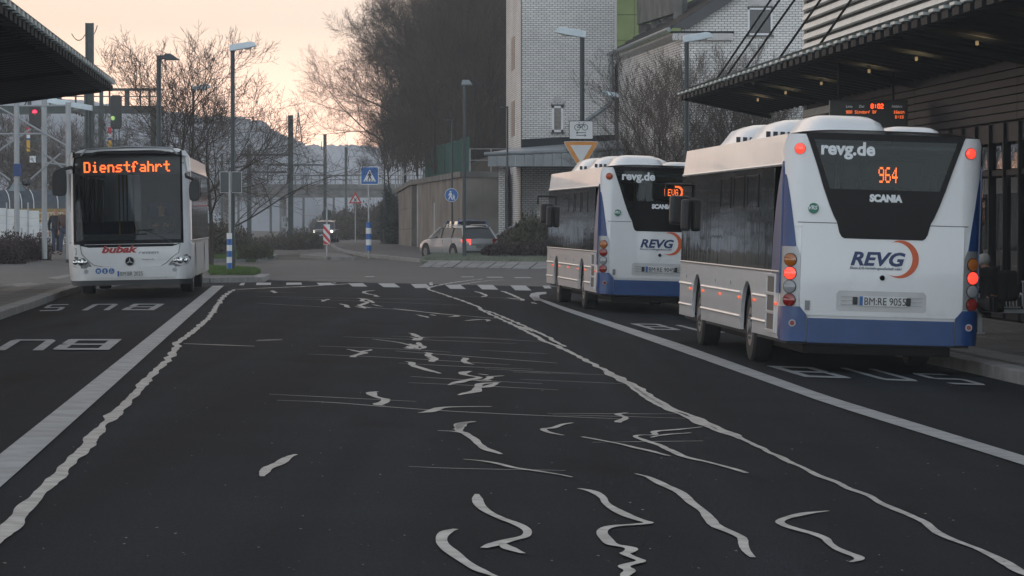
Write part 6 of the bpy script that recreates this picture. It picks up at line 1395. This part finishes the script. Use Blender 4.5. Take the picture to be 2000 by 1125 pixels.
# ------------------------------------------------------------------ people
M_skin = mat('skin', (.38, .2, .13), .5, nz=.1); M_jk = mat('coat_black', (.015, .015, .018), .85); M_jn = mat('jeans', (.03, .04, .07), .85); M_hair = mat('hair_fair', (.2, .13, .07), .7)
M_hair2 = mat('hair_dark', (.02, .015, .012), .7); M_scarf = mat('headscarf_white', (.5, .48, .45), .8); M_plaid = mat('jacket_plaid', (.035, .03, .03), .85, nz=.7, sc=14, col2=(.09, .04, .03))
def skinmesh(name, nodes, edges, m, par, sub=1, root=0):
    me = bpy.data.meshes.new(name); me.from_pydata([n[:3] for n in nodes], edges, []); o = bpy.data.objects.new(name, me); col.objects.link(o)
    o.modifiers.new('skin', 'SKIN'); 
    for i, n in enumerate(nodes):
        sv = me.skin_vertices[0].data[i]; rr = n[3] if hasattr(n[3], '__len__') else (n[3], n[3]); sv.radius = rr; sv.use_root = (i == root)
    s = o.modifiers.new('sub', 'SUBSURF'); s.levels = sub; s.render_levels = sub
    bpy.context.view_layer.update()
    nm = bpy.data.meshes.new_from_object(o.evaluated_get(bpy.context.evaluated_depsgraph_get())); bpy.data.objects.remove(o)
    nm.materials.clear(); nm.materials.append(m); nm.shade_smooth(); return link(name, nm, par)
def person(lab, loc, yaw, J, coat, legs, hair, hat=None, scale=1, long_coat=False):
    """J: joint positions for pelvis, chest, neck, head, then L/R shoulder elbow wrist, hip knee ankle"""
    e = empty('person', loc, lab, 'person', rot=(0, 0, yaw)); e.scale = (scale,) * 3
    V = lambda k: Vector(J[k])
    nodes = []; edges = []
    def nd(p, r, par=None): nodes.append((*p, r)); (edges.append((par, len(nodes) - 1)) if par is not None else None); return len(nodes) - 1
    pel = nd(V('pelvis'), .12); ch = nd(V('chest'), (.15, .11), pel); nk = nd(V('neck'), .055, ch); hd = nd(V('head') - Vector((0, 0, .05)), .085, nk); hd2 = nd(V('head') + Vector((0, 0, .07)), .08, hd)
    for s in 'LR':
        sh = nd(V('sh' + s), .06, ch); el = nd(V('el' + s), .042, sh); wr = nd(V('wr' + s), .028, el); d = (V('wr' + s) - V('el' + s)).normalized()
        pm = nd(V('wr' + s) + d * .06, (.036, .02), wr)
        sd_ = d.cross(Vector((0, 1, .1))).normalized()
        for k in range(4):
            f0 = nd(V('wr' + s) + d * .10 + sd_ * (.024 * (k - 1.5)), .009, pm); nd(V('wr' + s) + d * (.165 + .012 * (1 - abs(k - 1.5))) + sd_ * (.022 * (k - 1.5)) + Vector((0, -.02, 0)), .007, f0)
        nd(V('wr' + s) + d * .08 + sd_ * -.055, .010, pm)
        hp = nd(V('hip' + s), .06, pel); kn = nd(V('kn' + s), .04, hp); an = nd(V('an' + s), .03, kn); nd(V('an' + s) + Vector(J.get('toe' + s, (0, -.16, -.05))), (.035, .03), an)
    b = skinmesh('body', nodes, edges, M_skin, e)
    def sub(name, keys, rs, m):
        return skinmesh(name, [(*V(k), r) for k, r in zip(keys, rs)], [(i, i + 1) for i in range(len(keys) - 1)], m, e)
    # clothes as closed shells round the limbs, one shell each
    cn = []; ce = []
    def cnode(p, r, par=None): cn.append((*p, r)); (ce.append((par, len(cn) - 1)) if par is not None else None); return len(cn) - 1
    c0 = cnode(V('pelvis'), .165); c1_ = cnode(V('chest'), (.195, .15), c0); cnode(V('chest').lerp(V('neck'), .75), .085, c1_)
    if long_coat: cnode((V('pelvis') + (V('knL') + V('knR')) / 2) / 2 + Vector((0, 0, -.1)), .2, c0)
    for s in 'LR': a_ = cnode(V('sh' + s), .082, c1_); b_ = cnode(V('el' + s), .066, a_); cnode(V('wr' + s).lerp(V('el' + s), .06), .046, b_)
    skinmesh('coat', cn, ce, coat, e)
    cn = []; ce = []; c0 = cnode(V('pelvis') - Vector((0, 0, .02)), .135)
    for s in 'LR': a_ = cnode(V('hip' + s), .105, c0); b_ = cnode(V('kn' + s), .078, a_); cnode(V('an' + s) + Vector((0, 0, .0)), .07, b_)
    skinmesh('trousers', cn, ce, legs, e)
    for s in 'LR': q = V('an' + s); t = Vector(J.get('toe' + s, (0, -.16, -.05))); skinmesh('shoe', [(*(q - t * .25 + Vector((0, 0, -.03))), .045), (*(q + t * 1.05 + Vector((0, 0, .0))), .038)], [(0, 1)], M_black, e)
    f = Vector(J.get('face', (0, -1, 0))).normalized(); sd_ = f.cross(Vector((0, 0, 1))); h0 = V('head')
    nm = MB(); nm.tube([h0 + f * .085 + Vector((0, 0, .01)), h0 + f * .115 - Vector((0, 0, .02))], [.008, .016], 6); nm.build('nose', M_skin, e)
    for s in (-1, 1):
        MB().tube([h0 + f * .085 + sd_ * s * .033 + Vector((0, 0, .022)), h0 + f * .093 + sd_ * s * .033 + Vector((0, 0, .022))], [.013, .008], 8).build('eye', M_blk, e)
        MB().tube([h0 + sd_ * s * .08, h0 + sd_ * s * .098 + Vector((0, 0, .01))], [.022, .012], 6).build('ear', M_skin, e)
    MB().tube([h0 + f * .09 - sd_ * .025 - Vector((0, 0, .05)), h0 + f * .095 - Vector((0, 0, .052)), h0 + f * .09 + sd_ * .025 - Vector((0, 0, .05))], .007, 5).build('mouth', mat('lips', (.25, .09, .07), .5), e)
    if hat: skinmesh('headscarf', [(*(h0 - f * .02 + Vector((0, 0, .08))), .115), (*(h0 - f * .035 - Vector((0, 0, .02))), .12), (*(V('neck') - f * .03), .11)], [(0, 1), (1, 2)], hat, e)
    elif hair:
        skinmesh('hair', [(*(h0 - f * .015 + Vector((0, 0, .085))), .088), (*(h0 - f * .045 + Vector((0, 0, .0))), .09), (*(h0 - f * .055 - Vector((0, 0, .1 if hair is M_hair else .03))), .07)], [(0, 1), (1, 2)], hair, e)
    return e
def stand(step=.18, arm=.12, lean=0):
    return {'pelvis': (0, 0, .95), 'chest': (0, -.02, 1.32), 'neck': (0, -.02, 1.53), 'head': (0, -.03, 1.66), 'shL': (-.18, -.02, 1.42), 'shR': (.18, -.02, 1.42), 'elL': (-.25, arm, 1.14), 'elR': (.25, -arm, 1.14), 'wrL': (-.24, arm * .4, .88), 'wrR': (.23, -arm * 2.2, .9),
            'hipL': (-.09, 0, .9), 'hipR': (.09, 0, .9), 'knL': (-.1, -step, .5), 'knR': (.1, step * .3, .48), 'anL': (-.1, -step * 1.15, .08), 'anR': (.1, step * 1.6, .12)}
for (px, Y, yaw, coat, legs, hair, sc, lc, lab) in ((109, 130, .25, M_jk, M_jn, M_hair, .98, True, 'person with fair hair in a long black coat walking past the white fence'), (127, 128, -.15, M_plaid, M_jn, M_hair2, 1.0, False, 'person in a checked jacket and jeans walking half hidden by the white bus')):
    b = at(px, 497, Y); b.z = gz(b) + .12; person(lab, b, yaw, stand(), coat, legs, hair, scale=sc, long_coat=lc)
# driver behind the windscreen
J = {'pelvis': (0, 0, .55), 'chest': (0, .0, .9), 'neck': (0, -.03, 1.12), 'head': (0, -.05, 1.26), 'shL': (-.19, 0, 1.02), 'shR': (.19, 0, 1.02), 'elL': (-.26, -.2, .8), 'elR': (.26, -.2, .8), 'wrL': (-.14, -.42, .86), 'wrR': (.14, -.42, .86), 'hipL': (-.1, 0, .5), 'hipR': (.1, 0, .5), 'knL': (-.12, -.45, .52), 'knR': (.12, -.45, .52), 'anL': (-.12, -.5, .1), 'anR': (.12, -.5, .1)}
wbm = Matrix.Translation(WB.location) @ WB.rotation_euler.to_matrix().to_4x4()
dr = person('person driving the white bus, dark jacket, seen through the windscreen', wbm @ Vector((.60, 1.05, .62)), WB.rotation_euler[2], J, M_jk, M_jn, None)
bpy.data.objects.remove(bpy.data.objects['steering']) if 'steering' in bpy.data.objects else None
sw = MB(); sw.tube([(.6 + .22 * cos(t * pi / 10), .62 + .1 * sin(t * pi / 10), 1.46 + .2 * sin(t * pi / 10)) for t in range(21)], .016, 6); sw.build('steering_wheel', M_black, WB, smooth='auto')
# bench on the right platform with a seated person
YBn = 56.5; b = at(1962, 600, YBn); b.z = gz(b) + .15
be = empty('bench', b, 'metal platform bench with wire seats by the glazed wall, right edge', 'bench', rot=(0, 0, AL - .1))
for k in range(4):
    x = -.55 + k * .55
    m = MB()
    for i in range(9): m.tube([(x - .22 + i * .055, -.22, .44), (x - .22 + i * .055, .18, .42), (x - .22 + i * .055, .26, .5), (x - .22 + i * .055, .32, .85)], .008, 4)
    m.tube([(x - .24, -.22, .44), (x + .24, -.22, .44)], .016, 6); m.tube([(x - .24, .32, .85), (x + .24, .32, .85)], .016, 6); m.build('seat', M_alu, be)
    MB().tube([(x + .27, .3, .6), (x + .27, .1, .66), (x + .27, -.15, .64), (x + .27, -.2, .46)], .014, 6).build('armrest', M_alu, be)
MB().box(-.85, 1.4, -.03, .05, .34, .4).build('rail', M_galv, be, bevel=.008)
for x in (-.4, .9): MB().box(x - .04, x + .04, -.04, .06, 0, .34).build('leg', M_galv, be, bevel=.006); MB().box(x - .06, x + .06, -.25, .3, 0, .03).build('foot', M_galv, be)
J = {'pelvis': (0, 0, .52), 'chest': (0, -.08, .92), 'neck': (0, -.16, 1.12), 'head': (0, -.22, 1.24), 'shL': (-.19, -.08, 1.03), 'shR': (.19, -.08, 1.03), 'elL': (-.25, -.22, .78), 'elR': (.25, -.22, .78), 'wrL': (-.1, -.42, .68), 'wrR': (.1, -.42, .68), 'hipL': (-.1, 0, .5), 'hipR': (.1, 0, .5), 'knL': (-.12, -.45, .52), 'knR': (.12, -.45, .52), 'anL': (-.12, -.42, .08), 'anR': (.12, -.5, .08), 'toeL': (0, -.16, -.04), 'toeR': (0, -.16, -.04)}
ps = at(1938, 600, YBn - .3); ps.z = b.z
person('person in white headscarf and dark coat sitting on the platform bench, seen from behind', ps, radians(-135), J, M_jk, M_jk, None, hat=M_scarf, long_coat=True)
bp = empty('backpack', ps + Vector((.17, .05, .62)), 'black backpack worn by the person on the bench', 'backpack', rot=(0, 0, radians(-135)))
MB().box(-.17, .17, .0, .2, -.08, .42).build('bag', mat('backpack_cloth', (.01, .01, .012), .9), bp, bevel=.06, seg=3); MB().box(-.12, .12, .19, .25, -.04, .2).build('pocket', mat('backpack_cloth', (0, 0, 0)), bp, bevel=.03)
hb = empty('handbag', at(1968, 582, YBn - .25), 'grey handbag lying on the bench beside the seated person', 'handbag', rot=(0, 0, .3))
MB().prism(smoothpts([(-.18, 0), (.18, 0), (.16, .18), (-.14, .2)], 2), 'y', -.07, .07).build('bag', mat('bag_grey', (.14, .13, .12), .8), hb, bevel=.02); MB().tube([(-.1, 0, .18), (-.06, 0, .27), (.06, 0, .27), (.1, 0, .17)], .01, 6).build('strap', M_blk, hb)
# ------------------------------------------------------------------ morning haze
hz = MB().box(-420, 420, -60, 900, -2.5, 30).build('haze', bpy.data.materials.new('haze'), None)
hm_ = hz.data.materials[0]; hm_.use_nodes = True; t = hm_.node_tree; t.nodes.clear()
o_ = t.nodes.new('ShaderNodeOutputMaterial'); v_ = t.nodes.new('ShaderNodeVolumePrincipled'); v_.inputs['Density'].default_value = .0004
v_.inputs['Color'].default_value = (.93, .96, 1, 1); v_.inputs['Anisotropy'].default_value = 0
t.links.new(v_.outputs[0], o_.inputs['Volume']); hz['kind'] = 'stuff'; hz['label'] = 'pale morning haze lying over the railway and hills'
